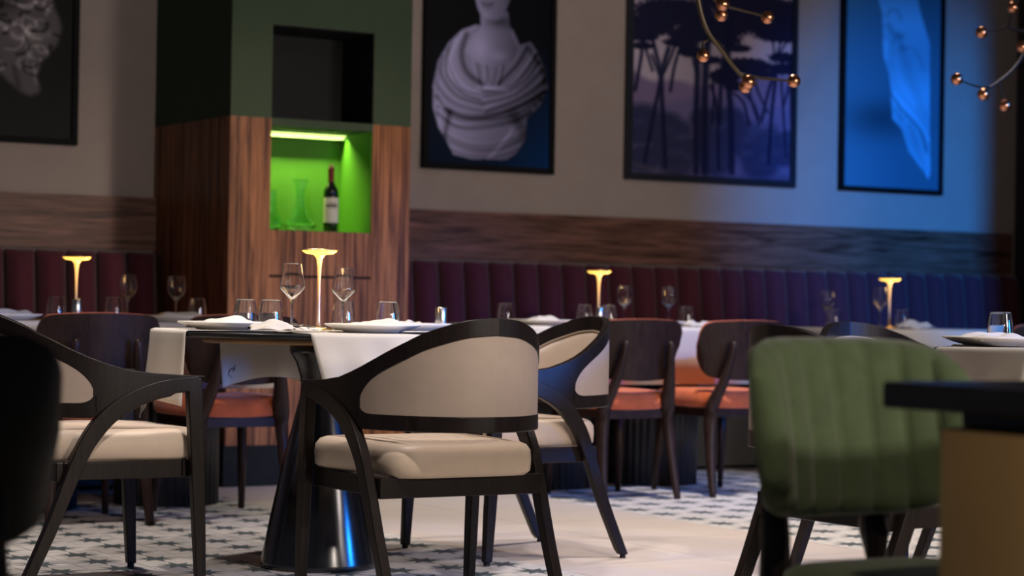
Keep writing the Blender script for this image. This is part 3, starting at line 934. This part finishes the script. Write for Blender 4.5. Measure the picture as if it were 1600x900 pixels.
# ================================================================ GREEN VELVET CHAIR
def make_green(label, loc, rot, mv, mout):
    r = thing('velvet_chair', label, 'chair', loc, rot)
    NST = 8 * 7
    rings_in = []
    for i in range(NST + 1):
        u = -1 + 2 * i / NST
        x = 0.252 * math.sin(u * 1.25) / math.sin(1.25)
        y = -0.235 + 0.17 * (1 - math.cos(u * 1.35))
        ph = (i % 7) / 7
        groove = 0.013 * (abs(math.sin(PI * i / 7)) ** 0.5)
        zt = 0.822 - 0.065 * abs(u) ** 4.5
        zb = 0.490 + 0.085 * abs(u) ** 4
        nx, ny = -math.sin(u * 1.15), math.cos(u * 1.15)
        ring = []
        prof = [(0.0, 0.004), (0.03, 0.022), (0.12, 0.030), (0.4, 0.033), (0.75, 0.028), (0.93, 0.022), (1.0, 0.004)]
        for f, d in prof:
            dd = d + groove * (1 if 0.02 < f < 0.98 else 0)
            z = zb + (zt - zb) * f; lean = -0.05 * f
            ring.append((x + nx * dd, y + lean + ny * dd, z))
        for f, d in ((0.97, -0.012), (0.5, -0.018), (0.03, -0.012)):
            z = zb + (zt - zb) * f; lean = -0.05 * f
            ring.append((x + nx * d, y + lean + ny * d, z))
        rings_in.append(ring)
    bm = bmesh.new(); loft(bm, rings_in)
    obj('backrest', bm, mv, r)
    bm = bmesh.new()
    def cont(k, z):
        pts = []
        for i in range(36):
            a = 2 * PI * i / 36; c, s_ = math.cos(a), math.sin(a)
            u = math.copysign(abs(c) ** 0.5, c); v = math.copysign(abs(s_) ** 0.5, s_)
            pts.append((u * 0.205 * k, 0.02 + v * 0.225 * k, z))
        return pts
    loft(bm, [cont(0.94, 0.335), cont(1.0, 0.35), cont(1.01, 0.38), cont(0.98, 0.403), cont(0.92, 0.413), cont(0.5, 0.418), cont(0.15, 0.419)])
    obj('seat', bm, mv, r)
    bm = bmesh.new(); box(bm, -0.16, 0.16, -0.18, 0.19, 0.29, 0.336); obj('seat_frame', bm, M_dark, r, bevel=0.01)
    for s in (1, -1):
        bm = bmesh.new(); tube(bm, [(s * 0.115, -0.275, 0.60), (s * 0.12, -0.258, 0.45), (s * 0.125, -0.245, 0.30), (s * 0.135, -0.27, 0.0)], [0.018, 0.030, 0.034, 0.026], 10)
        obj('leg', bm, M_dark, r)
        bm = bmesh.new(); tube(bm, [(s * 0.165, 0.165, 0.32), (s * 0.19, 0.195, 0.0)], [0.024, 0.015], 10)
        obj('leg', bm, M_dark, r)
    return r


make_green('out of focus olive green velvet chair with vertical channels, large at right', (2.592, 2.865, 0), PI, M_greenv, M_greenv)
make_green('blurred near black chair cut off at the left edge, closest on that side', (0.86, 3.34, 0), 0, M_darkv, M_darkv)

# ================================================================ TABLES
TZ = 0.770


TR = 0.55


def conical_table(label, cx, cy):
    t = thing('conical_pedestal_table', label, 'table', (cx, cy, 0))
    bm = bmesh.new(); lathe(bm, [(0, TZ - 0.017), (TR - 0.004, TZ - 0.017), (TR, TZ - 0.013), (TR, TZ - 0.003), (TR - 0.003, TZ), (0, TZ)], 96); obj('tabletop', bm, M_top, t, bevel=0.0)
    bm = bmesh.new(); lathe(bm, [(0, TZ - 0.037), (0.388, TZ - 0.037), (0.390, TZ - 0.035), (0.390, TZ - 0.0175), (0, TZ - 0.0175)], 64); obj('underframe', bm, M_brown, t)
    bm = bmesh.new()
    lathe(bm, [(0.0, 0), (0.186, 0), (0.192, 0.006), (0.190, 0.02), (0.16, 0.17), (0.12, 0.36), (0.085, 0.50), (0.070, 0.56), (0.068, 0.585), (0.0, 0.585)], 64)
    obj('cone_base', bm, M_ped, t)
    bm = bmesh.new()
    lathe(bm, [(0.0, 0.586), (0.066, 0.586), (0.070, 0.62), (0.085, 0.67), (0.105, 0.70), (0.108, TZ - 0.0375), (0.0, TZ - 0.0375)], 48)
    obj('neck', bm, M_ped, t)
    return t


T1 = (3.12, 6.34)
conical_table('dark round table on a black conical base, centre left under white runners', *T1)
T2 = (4.62, 4.24)
conical_table('dark table hidden behind the green chair, its plate and runner showing at right', *T2)


def runner(label, cx, cy, rot, w0, w1, tota, totb, wave=0.008, seed=0, lift=0.0):
    """cloth strip over a round table, running along local y between w0..w1; tota / totb: reach from the centre to the hem, over the edge"""
    rng = random.Random(seed); z = TZ + 0.0015 + lift
    n = 30; ph = rng.uniform(0, 6); cols = []
    for i in range(n + 1):
        f = i / n; w_ = w0 + (w1 - w0) * f
        L = math.sqrt(max(TR * TR - w_ * w_, 0.01)) + lift
        col = []
        for sgn, tot in ((-1, tota), (1, totb)):
            drop = max(0.02, tot - L); part = []
            for k in range(11):
                d = k / 10
                off = 0.006 + 0.012 * d + d * (wave * math.sin(f * 8 + ph) + wave * 0.6 * math.sin(f * 15 + ph * 2)) + d * 0.01
                part.append((w_ * (1 - 0.06 * d) + 0.02 * d * math.sin(3 * f + ph), sgn * (L + off), z - 0.010 - (drop - 0.01) * d))
            edge = [(w_, sgn * (L + 0.004), z - 0.003), (w_, sgn * (L - 0.004), z)]
            if sgn < 0: col += part[::-1] + edge + [(w_, -L * 0.5, z), (w_, 0, z)]
            else: col += [(w_, L * 0.5, z)] + edge[::-1] + part
        cols.append(col)
    bm = bmesh.new()
    V = [[bm.verts.new(p) for p in c] for c in cols]
    for a, b in zip(V[:-1], V[1:]):
        for i in range(len(a) - 1): bm.faces.new((a[i], a[i + 1], b[i + 1], b[i]))
    o = obj('table_runner', bm, M_cloth)
    md = o.modifiers.new('solid', 'SOLIDIFY'); md.thickness = 0.0018; md.offset = 1
    o.location = (cx, cy, 0); o.rotation_euler = (0, 0, rot)
    return tag(o, label, 'cloth')


run1 = runner('white runner hanging over the front of the round conical table, beside the armchair hoop', T1[0], T1[1], math.radians(-8), -0.205, 0.15, 0.66, 0.72, seed=1, wave=0.015)
runner('white runner hanging off the left side of the round conical table', T1[0], T1[1], PI / 2, -0.14, 0.28, 0.66, 0.77, seed=2, wave=0.012, lift=0.0025)
runner('white runner hanging off the table at the far right, above the blurred tabletop', T2[0], T2[1], PI / 2, -0.14, 0.28, 0.66, 0.77, seed=3, wave=0.012)
runner('white runner across the far right table, mostly hidden under its plates', T2[0], T2[1], 0, -0.2, 0.15, 0.66, 0.74, seed=4, lift=0.0025)
# small dark emblem on the back drop of the first runner
bm = bmesh.new()
P = catmull([(0.0, 0, 0.0), (-0.012, 0, 0.012), (-0.006, 0, 0.028), (0.010, 0, 0.036), (0.004, 0, 0.022), (0.012, 0, 0.046)], 4)
tube(bm, P, [0.0022 + 0.0025 * math.sin(PI * i / (len(P) - 1)) for i in range(len(P))], 6, 0.4)
em = obj('emblem', bm, M_ink, run1)
em.location = (-0.165, 0.492, 0.60)


def fluted_table(label, cx, cy, halfx=0.64):
    t = thing('fluted_base_table', label, 'table', (cx, cy, 0))
    bm = bmesh.new(); box(bm, -halfx, halfx, -0.35, 0.35, TZ - 0.03, TZ); obj('tabletop', bm, M_top, t, bevel=0.004)
    for s in (-1, 1):
        bm = bmesh.new(); N = 38; ring0 = []
        for i in range(N * 6):
            a = 2 * PI * i / (N * 6)
            rr = 0.212 + 0.010 * abs(math.sin(a * N / 2)) ** 0.7
            ring0.append((s * 0.315 + rr * math.cos(a), rr * math.sin(a)))
        loft(bm, [[(x, y, 0.002) for x, y in ring0], [(x, y, TZ - 0.031) for x, y in ring0]])
        obj('fluted_base', bm, M_flute, t)
    return t


def tablecloth(label, cx, cy, halfx, halfy, drop):
    z = TZ + 0.002; bm = bmesh.new()
    lev = [(0.0, 0.0, 0), (0.010, -0.006, 0), (0.014, -0.02, 0.1), (0.017, -drop * 0.4, 0.5), (0.022, -drop, 1.0)]
    rings = []
    pts = []
    n = 20
    for i in range(n): pts.append((-halfx + 2 * halfx * i / n, -halfy, 0, -1))
    for i in range(12): pts.append((halfx, -halfy + 2 * halfy * i / 12, 1, 0))
    for i in range(n): pts.append((halfx - 2 * halfx * i / n, halfy, 0, 1))
    for i in range(12): pts.append((-halfx, halfy - 2 * halfy * i / 12, -1, 0))
    for off, dz, wv in lev:
        rings.append([(x + nx * (off + wv * 0.007 * math.sin(k * 1.7)), y + ny * (off + wv * 0.007 * math.sin(k * 1.7)), z + dz) for k, (x, y, nx, ny) in enumerate(pts)])
    R = loft(bm, rings, cap=False)
    bm.faces.new(R[0])
    o = obj('tablecloth', bm, M_cloth)
    md = o.modifiers.new('solid', 'SOLIDIFY'); md.thickness = 0.002; md.offset = 1
    o.location = (cx, cy, 0); tag(o, label, 'cloth')
    return o


FY = 8.655
for cx, cy, l1, l2 in ((3.17, 8.56, 'fluted base banquette table behind the left armchair', 'white cloth over the banquette table left of the pillar'),
                       (5.76, FY, 'fluted base banquette table right of the pillar, behind the rust chairs', 'white cloth over the banquette table right of the pillar, hanging between rust chairs'),
                       (7.66, FY, 'fluted base banquette table at the right, below the blue lit print', 'white cloth over the rightmost banquette table, blue tinted')):
    fluted_table(l1, cx, cy); tablecloth(l2, cx, cy, 0.645, 0.355, 0.27)

# dark near table with brass drum, right foreground
t = thing('drum_base_table', 'blurred dark tabletop on a wide brass drum, nearest at the right edge', 'table', (2.68, 2.36, 0))
bm = bmesh.new(); box(bm, -0.36, 0.42, -0.55, 0.30, 0.716, 0.759); obj('tabletop', bm, M_top, t, bevel=0.006)
bm = bmesh.new(); box(bm, -0.27, 0.33, -0.31, 0.21, 0.690, 0.715); obj('underframe', bm, M_top, t, bevel=0.004)
bm = bmesh.new(); lathe(bm, [(0, 0.002), (0.285, 0.002), (0.29, 0.01), (0.285, 0.02), (0.285, 0.689), (0, 0.689)], 64, (-0.165, -0.05, 0)); obj('drum_base', bm, M_brass, t)

# ================================================================ TABLEWARE
TS = TZ + 0.0055     # surface of cloth over the near tables
TF = TZ + 0.0045     # surface of cloth over the far tables


def make_lamp(label, x, y, z):
    t = thing('table_lamp', label, 'lamp', (x, y, z))
    bm = bmesh.new(); lathe(bm, [(0, 0), (0.046, 0), (0.048, 0.003), (0.046, 0.008), (0.012, 0.012), (0.009, 0.014), (0, 0.014)], 32); obj('base', bm, M_gold, t)
    bm = bmesh.new(); lathe(bm, [(0, 0.013), (0.0085, 0.013), (0.0058, 0.03), (0.0045, 0.10), (0.0048, 0.16), (0.0068, 0.21), (0.0105, 0.236), (0.020, 0.249), (0, 0.249)], 20); obj('stem', bm, M_stem, t)
    bm = bmesh.new(); lathe(bm, [(0, 0.2492), (0.022, 0.2492), (0.045, 0.252), (0.057, 0.260), (0.057, 0.262), (0, 0.262)], 40); obj('diffuser', bm, M_glow, t)
    bm = bmesh.new(); lathe(bm, [(0, 0.2625), (0.060, 0.2625), (0.060, 0.266), (0.02, 0.270), (0, 0.270)], 40); obj('cap', bm, M_gold, t)
    l = bpy.data.lights.new('lamp_light', 'POINT'); l.energy = 0.55; l.color = (1.0, 0.60, 0.22); l.shadow_soft_size = 0.03
    lo = bpy.data.objects.new('lamp_light', l); C.objects.link(lo); lo.parent = t; lo.location = (0, 0, 0.225)
    lo.location = (0.05, -0.03, 0.235)
    return t


make_lamp('glowing mushroom table lamp on the conical table, largest of the lamps', 3.105, 6.34, TS)
make_lamp('small glowing table lamp at the far left, before the dark banquette', 3.07, 8.56, TF)
make_lamp('small glowing table lamp right of centre, before the brown banquette', 5.748, 8.66, TF)
make_lamp('small glowing table lamp at right, before the blue banquette', 7.60, 8.66, TF)

TUMB = [(0.0, 0.0), (0.031, 0.0), (0.036, 0.003), (0.0395, 0.014), (0.0405, 0.028), (0.038, 0.060), (0.0315, 0.099), (0.0305, 0.0995), (0.0300, 0.098), (0.0365, 0.060), (0.0387, 0.028), (0.0375, 0.016), (0.033, 0.009), (0.0, 0.007)]
WINE_A = [(0.0, 0.0), (0.036, 0.0), (0.036, 0.002), (0.010, 0.006), (0.004, 0.012), (0.0035, 0.085), (0.006, 0.098), (0.020, 0.114), (0.041, 0.136), (0.0415, 0.142), (0.029, 0.218), (0.0283, 0.218), (0.0405, 0.142), (0.0395, 0.137), (0.019, 0.117), (0.004, 0.103), (0.0, 0.102)]
WINE_B = [(0.0, 0.0), (0.034, 0.0), (0.034, 0.002), (0.010, 0.006), (0.004, 0.012), (0.0035, 0.080), (0.008, 0.090), (0.025, 0.103), (0.038, 0.125), (0.040, 0.145), (0.036, 0.175), (0.031, 0.196), (0.0303, 0.196), (0.035, 0.175), (0.039, 0.145), (0.037, 0.126), (0.024, 0.106), (0.006, 0.095), (0.0, 0.094)]
PROTO = {}


def dense(prof, step=0.003):
    P = [prof[0]]
    for (r0, z0), (r1, z1) in zip(prof[:-1], prof[1:]):
        n = max(1, int(math.hypot(r1 - r0, z1 - z0) / step))
        P += [(r0 + (r1 - r0) * k / n, z0 + (z1 - z0) * k / n) for k in range(1, n + 1)]
    for _ in range(2):
        P = [P[0]] + [((a[0] + 2 * b[0] + c[0]) / 4, (a[1] + 2 * b[1] + c[1]) / 4) for a, b, c in zip(P[:-2], P[1:-1], P[2:])] + [P[-1]]
    return P


def lathe_thing(kind, prof, mat, label, cat, x, y, z, seg=32, group=None):
    if kind not in PROTO:
        if mat in (M_glass, M_decanter): prof = dense(prof)
        bm = bmesh.new(); lathe(bm, prof, seg); o = obj(kind, bm, mat); PROTO[kind] = o
    else:
        o = PROTO[kind].copy(); C.objects.link(o)
    o.location = (x, y, z)
    return tag(o, label, cat, group)


def tumbler(label, x, y, z): return lathe_thing('tumbler', TUMB, M_glass, label, 'glass', x, y, z)
def wineglass(label, x, y, z, kind='a'):
    return lathe_thing('wine_glass' if kind == 'a' else 'tulip_wine_glass', WINE_A if kind == 'a' else WINE_B, M_glass, label, 'glass', x, y, z)
def shaker(label, x, y, z, h=0.05):
    return lathe_thing('steel_pot', [(0, 0), (0.0195, 0), (0.0205, 0.002), (0.0205, h - 0.003), (0.019, h), (0.016, h), (0.016, h - 0.012), (0, h - 0.013)], M_metal, label, 'pot', x, y, z)
PLATE = [(0.0, 0.0), (0.085, 0.0), (0.092, 0.002), (0.120, 0.010), (0.152, 0.021), (0.155, 0.024), (0.153, 0.026), (0.120, 0.0155), (0.095, 0.008), (0.0, 0.006)]
def plate(label, x, y, z): return lathe_thing('dinner_plate', PLATE, M_china, label, 'plate', x, y, z, 56)


def napkin(label, x, y, z, rot, seed, sx=0.09, sy=0.05, hh=0.022):
    rng = np.random.RandomState(seed)
    n = 34; u, v = np.meshgrid(np.linspace(-1, 1, n), np.linspace(-1, 1, n))
    f = np.zeros_like(u)
    for k in range(6):
        a = rng.uniform(0, 6.28); fr = rng.uniform(1.5, 4.5); f += np.sin(fr * (u * math.cos(a) + v * math.sin(a)) * 2 + rng.uniform(0, 6)) * 0.3
    for k in range(5):
        a = rng.uniform(-0.9, 0.9); f += (np.abs(np.sin(rng.uniform(3, 6) * (v * math.cos(a) + u * math.sin(a)) + rng.uniform(0, 6))) - 0.6) * 0.55
    env = (1 - np.abs(u) ** 4) * (1 - np.abs(v) ** 4)
    Z = 0.003 + hh * (0.30 + 0.25 * f + 0.45 * np.exp(-(v * 1.6) ** 2)) * (0.3 + 0.7 * env)
    Z = np.maximum(Z, 0.0025)
    pts = np.stack([u * sx * (1 + .08 * np.sin(3 * v)), v * sy * (1 + .12 * np.sin(4 * u + seed)), Z], -1)
    bm = bmesh.new()
    V = [[bm.verts.new(p) for p in r] for r in pts]
    for i in range(n - 1):
        for j in range(n - 1): bm.faces.new((V[i][j], V[i][j + 1], V[i + 1][j + 1], V[i + 1][j]))
    o = obj('napkin', bm, M_cloth)
    md = o.modifiers.new('solid', 'SOLIDIFY'); md.thickness = 0.0016; md.offset = -1
    o.location = (x, y, z); o.rotation_euler = (0, 0, rot)
    return tag(o, label, 'napkin')


def fork(label, x, y, z, rot):
    t = thing('fork', label, 'fork', (x, y, z), rot)
    bm = bmesh.new(); tube(bm, catmull([(0, -0.10, 0.002), (0, -0.04, 0.004), (0, 0.03, 0.010), (0, 0.055, 0.006)], 4), [0.0045] * 5 + [0.003] * 5 + [0.004] * 2 + [0.010], 8, 0.3)
    obj('handle', bm, M_silver, t)
    for k in range(4):
        bm = bmesh.new(); xx = -0.009 + 0.006 * k
        tube(bm, catmull([(xx, 0.053, 0.006), (xx, 0.075, 0.006), (xx, 0.098, 0.014)], 3), 0.0014, 6); obj('tine', bm, M_silver, t)
    return t


# --- near table
plate('white dinner plate at the left end of the conical table', 2.775, 6.34, TS)
plate('white dinner plate at the front of the conical table, over its front runner', 3.165, 6.07, TS)
plate('white dinner plate on the conical table, half behind the hooped armchair', 3.50, 6.46, TS)
tumbler('empty tumbler, leftmost on the conical table', 2.905, 6.48, TS)
tumbler('empty tumbler beside the left wine glass on the conical table', 2.963, 6.407, TS)
tumbler('empty tumbler right behind the shorter wine glass on the conical table', 3.325, 6.595, TS)
tumbler('empty tumbler, rightmost on the conical table', 3.30, 6.225, TS)
wineglass('tall angular wine glass just left of the largest lamp', 2.975, 6.27, TS)
wineglass('tall angular wine glass right of the largest lamp', 3.215, 6.38, TS).scale = (0.96, 0.96, 0.96)
shaker('small brushed steel pot on the conical table above the armchair hoop', 3.60, 6.40, TZ, 0.088)
napkin('crumpled white napkin on the left plate of the conical table', 2.80, 6.36, TS + 0.010, 0.3, 1, 0.10, 0.06, 0.03)
napkin('crumpled napkin at the table edge in front of the left wine glass', 2.815, 6.075, TS, -0.4, 2, 0.070, 0.045, 0.036)
napkin('rolled napkin on the front plate of the conical table', 3.20, 6.12, TS + 0.012, -0.5, 3, 0.10, 0.045, 0.026)
napkin('napkin on the plate half behind the hooped armchair', 3.50, 6.46, TS + 0.012, 0.6, 4, 0.10, 0.05, 0.02)
napkin('folded napkin under the two forks, below the largest lamp', 2.925, 6.105, TS, 0.35, 12, 0.060, 0.065, 0.012)
fork('left one of two forks on the conical table, below the largest lamp', 2.895, 6.085, TS + 0.0125, 0.25)
fork('right one of two forks on the conical table, below the largest lamp', 2.945, 6.080, TS + 0.0125, 0.1)

plate('white plate with napkin at the far left edge, before the dark banquette', 2.70, 8.37, TF)
plate('white plate on the left banquette table, between the tulip glasses', 3.44, 8.38, TF)
napkin('rolled napkin on the far left plate', 2.72, 8.37, TF + 0.012, 0.1, 5, 0.11, 0.05, 0.03)
napkin('napkin on the plate between the tulip glasses at left', 3.46, 8.36, TF + 0.012, -0.1, 6, 0.10, 0.05, 0.03)
tumbler('tumbler beside the far left lamp', 2.955, 8.48, TF)
shaker('small steel pot right of the far left lamp', 3.045, 8.48, TF, 0.055)
tumbler('tumbler left of the first tulip glass on the left banquette table', 3.205, 8.48, TF)
wineglass('tulip wine glass, left one of two in front of the dark banquette', 3.32, 8.62, TF, 'b')
wineglass('tulip wine glass, right one of two in front of the dark banquette', 3.54, 8.62, TF, 'b')
tumbler('tumbler at the right end of the left banquette table', 3.595, 8.52, TF)

plate('white plate with striped napkin on the middle banquette table, leftmost', 5.29, 8.43, TF)
napkin('folded napkin under the leftmost tumbler of the middle banquette table', 5.29, 8.43, TF + 0.012, 0.2, 7, 0.11, 0.06, 0.028)
tumbler('tumbler above the blue lit armchair hoop, leftmost on the middle banquette table', 5.185, 8.60, TF)
tumbler('tumbler just left of the small steel pot on the middle banquette table', 5.575, 8.52, TF)
shaker('small steel pot between two tumblers on the middle banquette table', 5.66, 8.52, TF, 0.055)
tumbler('tumbler just right of the small steel pot on the middle banquette table', 5.73, 8.54, TF)
wineglass('tulip wine glass nearest the lamp on the middle banquette table', 5.885, 8.64, TF, 'b')
wineglass('tulip wine glass farther from the lamp on the middle banquette table', 6.15, 8.64, TF, 'b')
tumbler('tumbler at the right end of the middle banquette table', 6.18, 8.53, TF)
napkin('napkin between the two rust chair backs', 6.17, 8.40, TF, 0.1, 8, 0.10, 0.05, 0.028)
plate('white plate at the near edge of the middle banquette table, behind a chair back', 5.91, 8.42, TF)

tumbler('tumbler at the left end of the rightmost banquette table', 7.14, 8.56, TF)
wineglass('tulip wine glass, left one of two before the blue banquette', 7.175, 8.66, TF, 'b')
wineglass('angular wine glass overlapping the small lamp before the blue banquette', 7.50, 8.62, TF)
tumbler('tumbler right of the lamp before the blue banquette', 7.55, 8.50, TF)
napkin('crumpled bluish napkin right of the lamp before the blue banquette', 7.55, 8.40, TF, 0.2, 9, 0.11, 0.05, 0.045)

plate('white dinner plate at right, above the blurred dark tabletop', 4.415, 4.57, TS)
napkin('napkin on the dinner plate at far right', 4.41, 4.57, TS + 0.012, 0.1, 10, 0.13, 0.06, 0.026)
tumbler('largest tumbler, behind the far right plate and before the blue banquette', 4.572, 4.712, TS)




# ---- niche things
lathe_thing('decanter', [(0, 0), (0.050, 0.0), (0.070, 0.008), (0.078, 0.026), (0.068, 0.046), (0.042, 0.080), (0.025, 0.115), (0.021, 0.155), (0.024, 0.205), (0.040, 0.246), (0.0375, 0.247), (0.022, 0.205), (0.0185, 0.155), (0.0225, 0.115), (0.039, 0.080), (0.065, 0.046), (0.074, 0.028), (0.066, 0.018), (0.0, 0.014)], M_decanter, 'clear wine decanter in the green lit niche', 'decanter', 4.447, 9.30, 1.2035, 40)
lathe_thing('glass_carafe', [(0, 0), (0.035, 0.0), (0.046, 0.010), (0.048, 0.024), (0.044, 0.045), (0.024, 0.085), (0.015, 0.12), (0.017, 0.19), (0.015, 0.19), (0.013, 0.12), (0.022, 0.085), (0.042, 0.045), (0.045, 0.024), (0.043, 0.012), (0.0, 0.004)], M_decanter, 'second glass carafe half hidden at the left side of the niche', 'carafe', 4.284, 9.26, 1.2035, 32)
t = thing('wine_bottle', 'dark wine bottle with cream label and burgundy foil in the niche', 'bottle', (4.600, 9.28, 1.2035))
bm = bmesh.new(); lathe(bm, [(0, 0), (0.034, 0), (0.037, 0.004), (0.037, 0.185), (0.034, 0.205), (0.020, 0.228), (0.0145, 0.245), (0.0145, 0.300), (0, 0.300)], 32); obj('bottle_body', bm, M_bottle, t)
bm = bmesh.new(); lathe(bm, [(0.0148, 0.235), (0.0152, 0.236), (0.0150, 0.300), (0.0158, 0.301), (0.0158, 0.310), (0.0, 0.311)], 24); obj('foil', bm, M_foil, t)
bm = bmesh.new(); lathe(bm, [(0.0, 0.3112), (0.0105, 0.3112), (0.0105, 0.326), (0.0, 0.327)], 16); obj('cork', bm, M_cork, t)
def wrap(bm, r, a0, a1, z0, z1):
    n = 16; lo = []
    for i in range(n + 1):
        a = a0 + (a1 - a0) * i / n; lo.append((r * math.cos(a), r * math.sin(a)))
    V0 = [bm.verts.new((x, y, z0)) for x, y in lo]; V1 = [bm.verts.new((x, y, z1)) for x, y in lo]
    for i in range(n): bm.faces.new((V0[i], V0[i + 1], V1[i + 1], V1[i]))
bm = bmesh.new(); wrap(bm, 0.0375, -PI * 1.02, 0.05, 0.045, 0.165); lb = obj('label', bm, M_label, t)
bm = bmesh.new()
wrap(bm, 0.0379, -PI * 0.85, -PI * 0.35, 0.120, 0.132); wrap(bm, 0.0379, -PI * 0.72, -PI * 0.45, 0.137, 0.141); wrap(bm, 0.0379, -PI * 0.80, -PI * 0.40, 0.113, 0.115)
obj('label_print', bm, M_ink, lb)

# ================================================================ CHANDELIERS
def chandelier(label, branches, balls, mb, rad, ballr, rod):
    t = thing('branch_chandelier', label, 'chandelier', rod)
    ox, oy, oz = rod
    for pts, r in branches:
        P = catmull([(x - ox, y - oy, z - oz) for x, y, z in pts], 5)
        n = len(P); bm = bmesh.new(); tube(bm, P, [r * (1 - 0.5 * i / (n - 1)) for i in range(n)], 8)
        obj('branch', bm, mb, t)
    bm = bmesh.new(); lathe(bm, [(0, -0.02), (0.012, -0.02), (0.012, 3.09 - oz), (0, 3.09 - oz)], 12); obj('rod', bm, mb, t)
    for k, (x, y, z) in enumerate(balls):
        bm = bmesh.new(); sphere(bm, (0, 0, 0), ballr, 20)
        o = obj('copper_ball', bm, M_copper, t); o.location = (x - ox, y - oy, z - oz)
    return t


chandelier('branching chandelier with copper balls, before the pine tree print',
           [([(4.74, 6.6, 2.45), (4.79, 6.6, 2.15), (4.843, 6.6, 1.955), (4.935, 6.6, 1.852), (5.03, 6.6, 1.765), (5.10, 6.6, 1.742)], 0.013),
            ([(4.90, 6.6, 1.895), (4.975, 6.6, 1.82), (5.035, 6.59, 1.752)], 0.007),
            ([(5.02, 6.6, 1.775), (5.12, 6.6, 1.765), (5.20, 6.6, 1.765), (5.272, 6.6, 1.765)], 0.007),
            ([(4.88, 6.62, 1.90), (4.86, 6.63, 1.88), (4.857, 6.62, 1.845)], 0.006),
            ([(4.79, 6.6, 2.15), (4.90, 6.6, 2.045), (5.02, 6.6, 2.022), (5.135, 6.6, 2.008)], 0.008),
            ([(4.85, 6.6, 2.09), (4.905, 6.6, 2.04)], 0.006), ([(4.93, 6.6, 2.04), (4.94, 6.62, 2.01)], 0.006)],
           [(4.908, 6.57, 2.031), (4.94, 6.62, 1.998), (5.148, 6.6, 2.004), (4.857, 6.62, 1.835), (5.037, 6.57, 1.742), (5.062, 6.62, 1.730), (5.283, 6.6, 1.765)],
           M_branch, 0.01, 0.0265, (4.74, 6.6, 2.45))
chandelier('branching chandelier with copper balls at the top right corner',
           [([(7.15, 7.0, 2.45), (7.02, 7.0, 2.20), (6.91, 7.0, 2.03), (6.833, 7.0, 1.945), (6.719, 7.0, 1.872), (6.665, 7.0, 1.855)], 0.010),
            ([(6.70, 7.0, 1.866), (6.63, 7.0, 1.865), (6.52, 7.0, 1.886)], 0.006),
            ([(6.76, 7.0, 1.895), (6.785, 7.0, 1.84), (6.797, 7.0, 1.80)], 0.005),
            ([(7.02, 7.0, 2.20), (6.93, 7.0, 2.135), (6.84, 7.0, 2.135), (6.79, 7.0, 2.145)], 0.011),
            ([(6.815, 7.0, 2.14), (6.825, 7.0, 2.19), (6.838, 7.0, 2.225)], 0.005),
            ([(6.80, 7.0, 2.140), (6.73, 7.0, 2.120), (6.66, 7.0, 2.107)], 0.0035),
            ([(6.92, 7.0, 2.05), (6.88, 6.99, 2.06)], 0.005)],
           [(6.839, 7.0, 2.232), (6.653, 7.0, 2.105), (6.878, 6.98, 2.057), (6.51, 7.0, 1.889), (6.65, 6.98, 1.830), (6.798, 7.0, 1.791)],
           M_branchd, 0.01, 0.0275, (7.15, 7.0, 2.45))

lathe_thing('tealight_holder', [(0, 0), (0.012, 0.0), (0.014, 0.002), (0.0145, 0.034), (0.0135, 0.034), (0.0125, 0.006), (0, 0.005)], M_glass, 'tiny clear glass holder on the blurred dark tabletop', 'candle holder', 2.60, 2.56, 0.7595, 24)
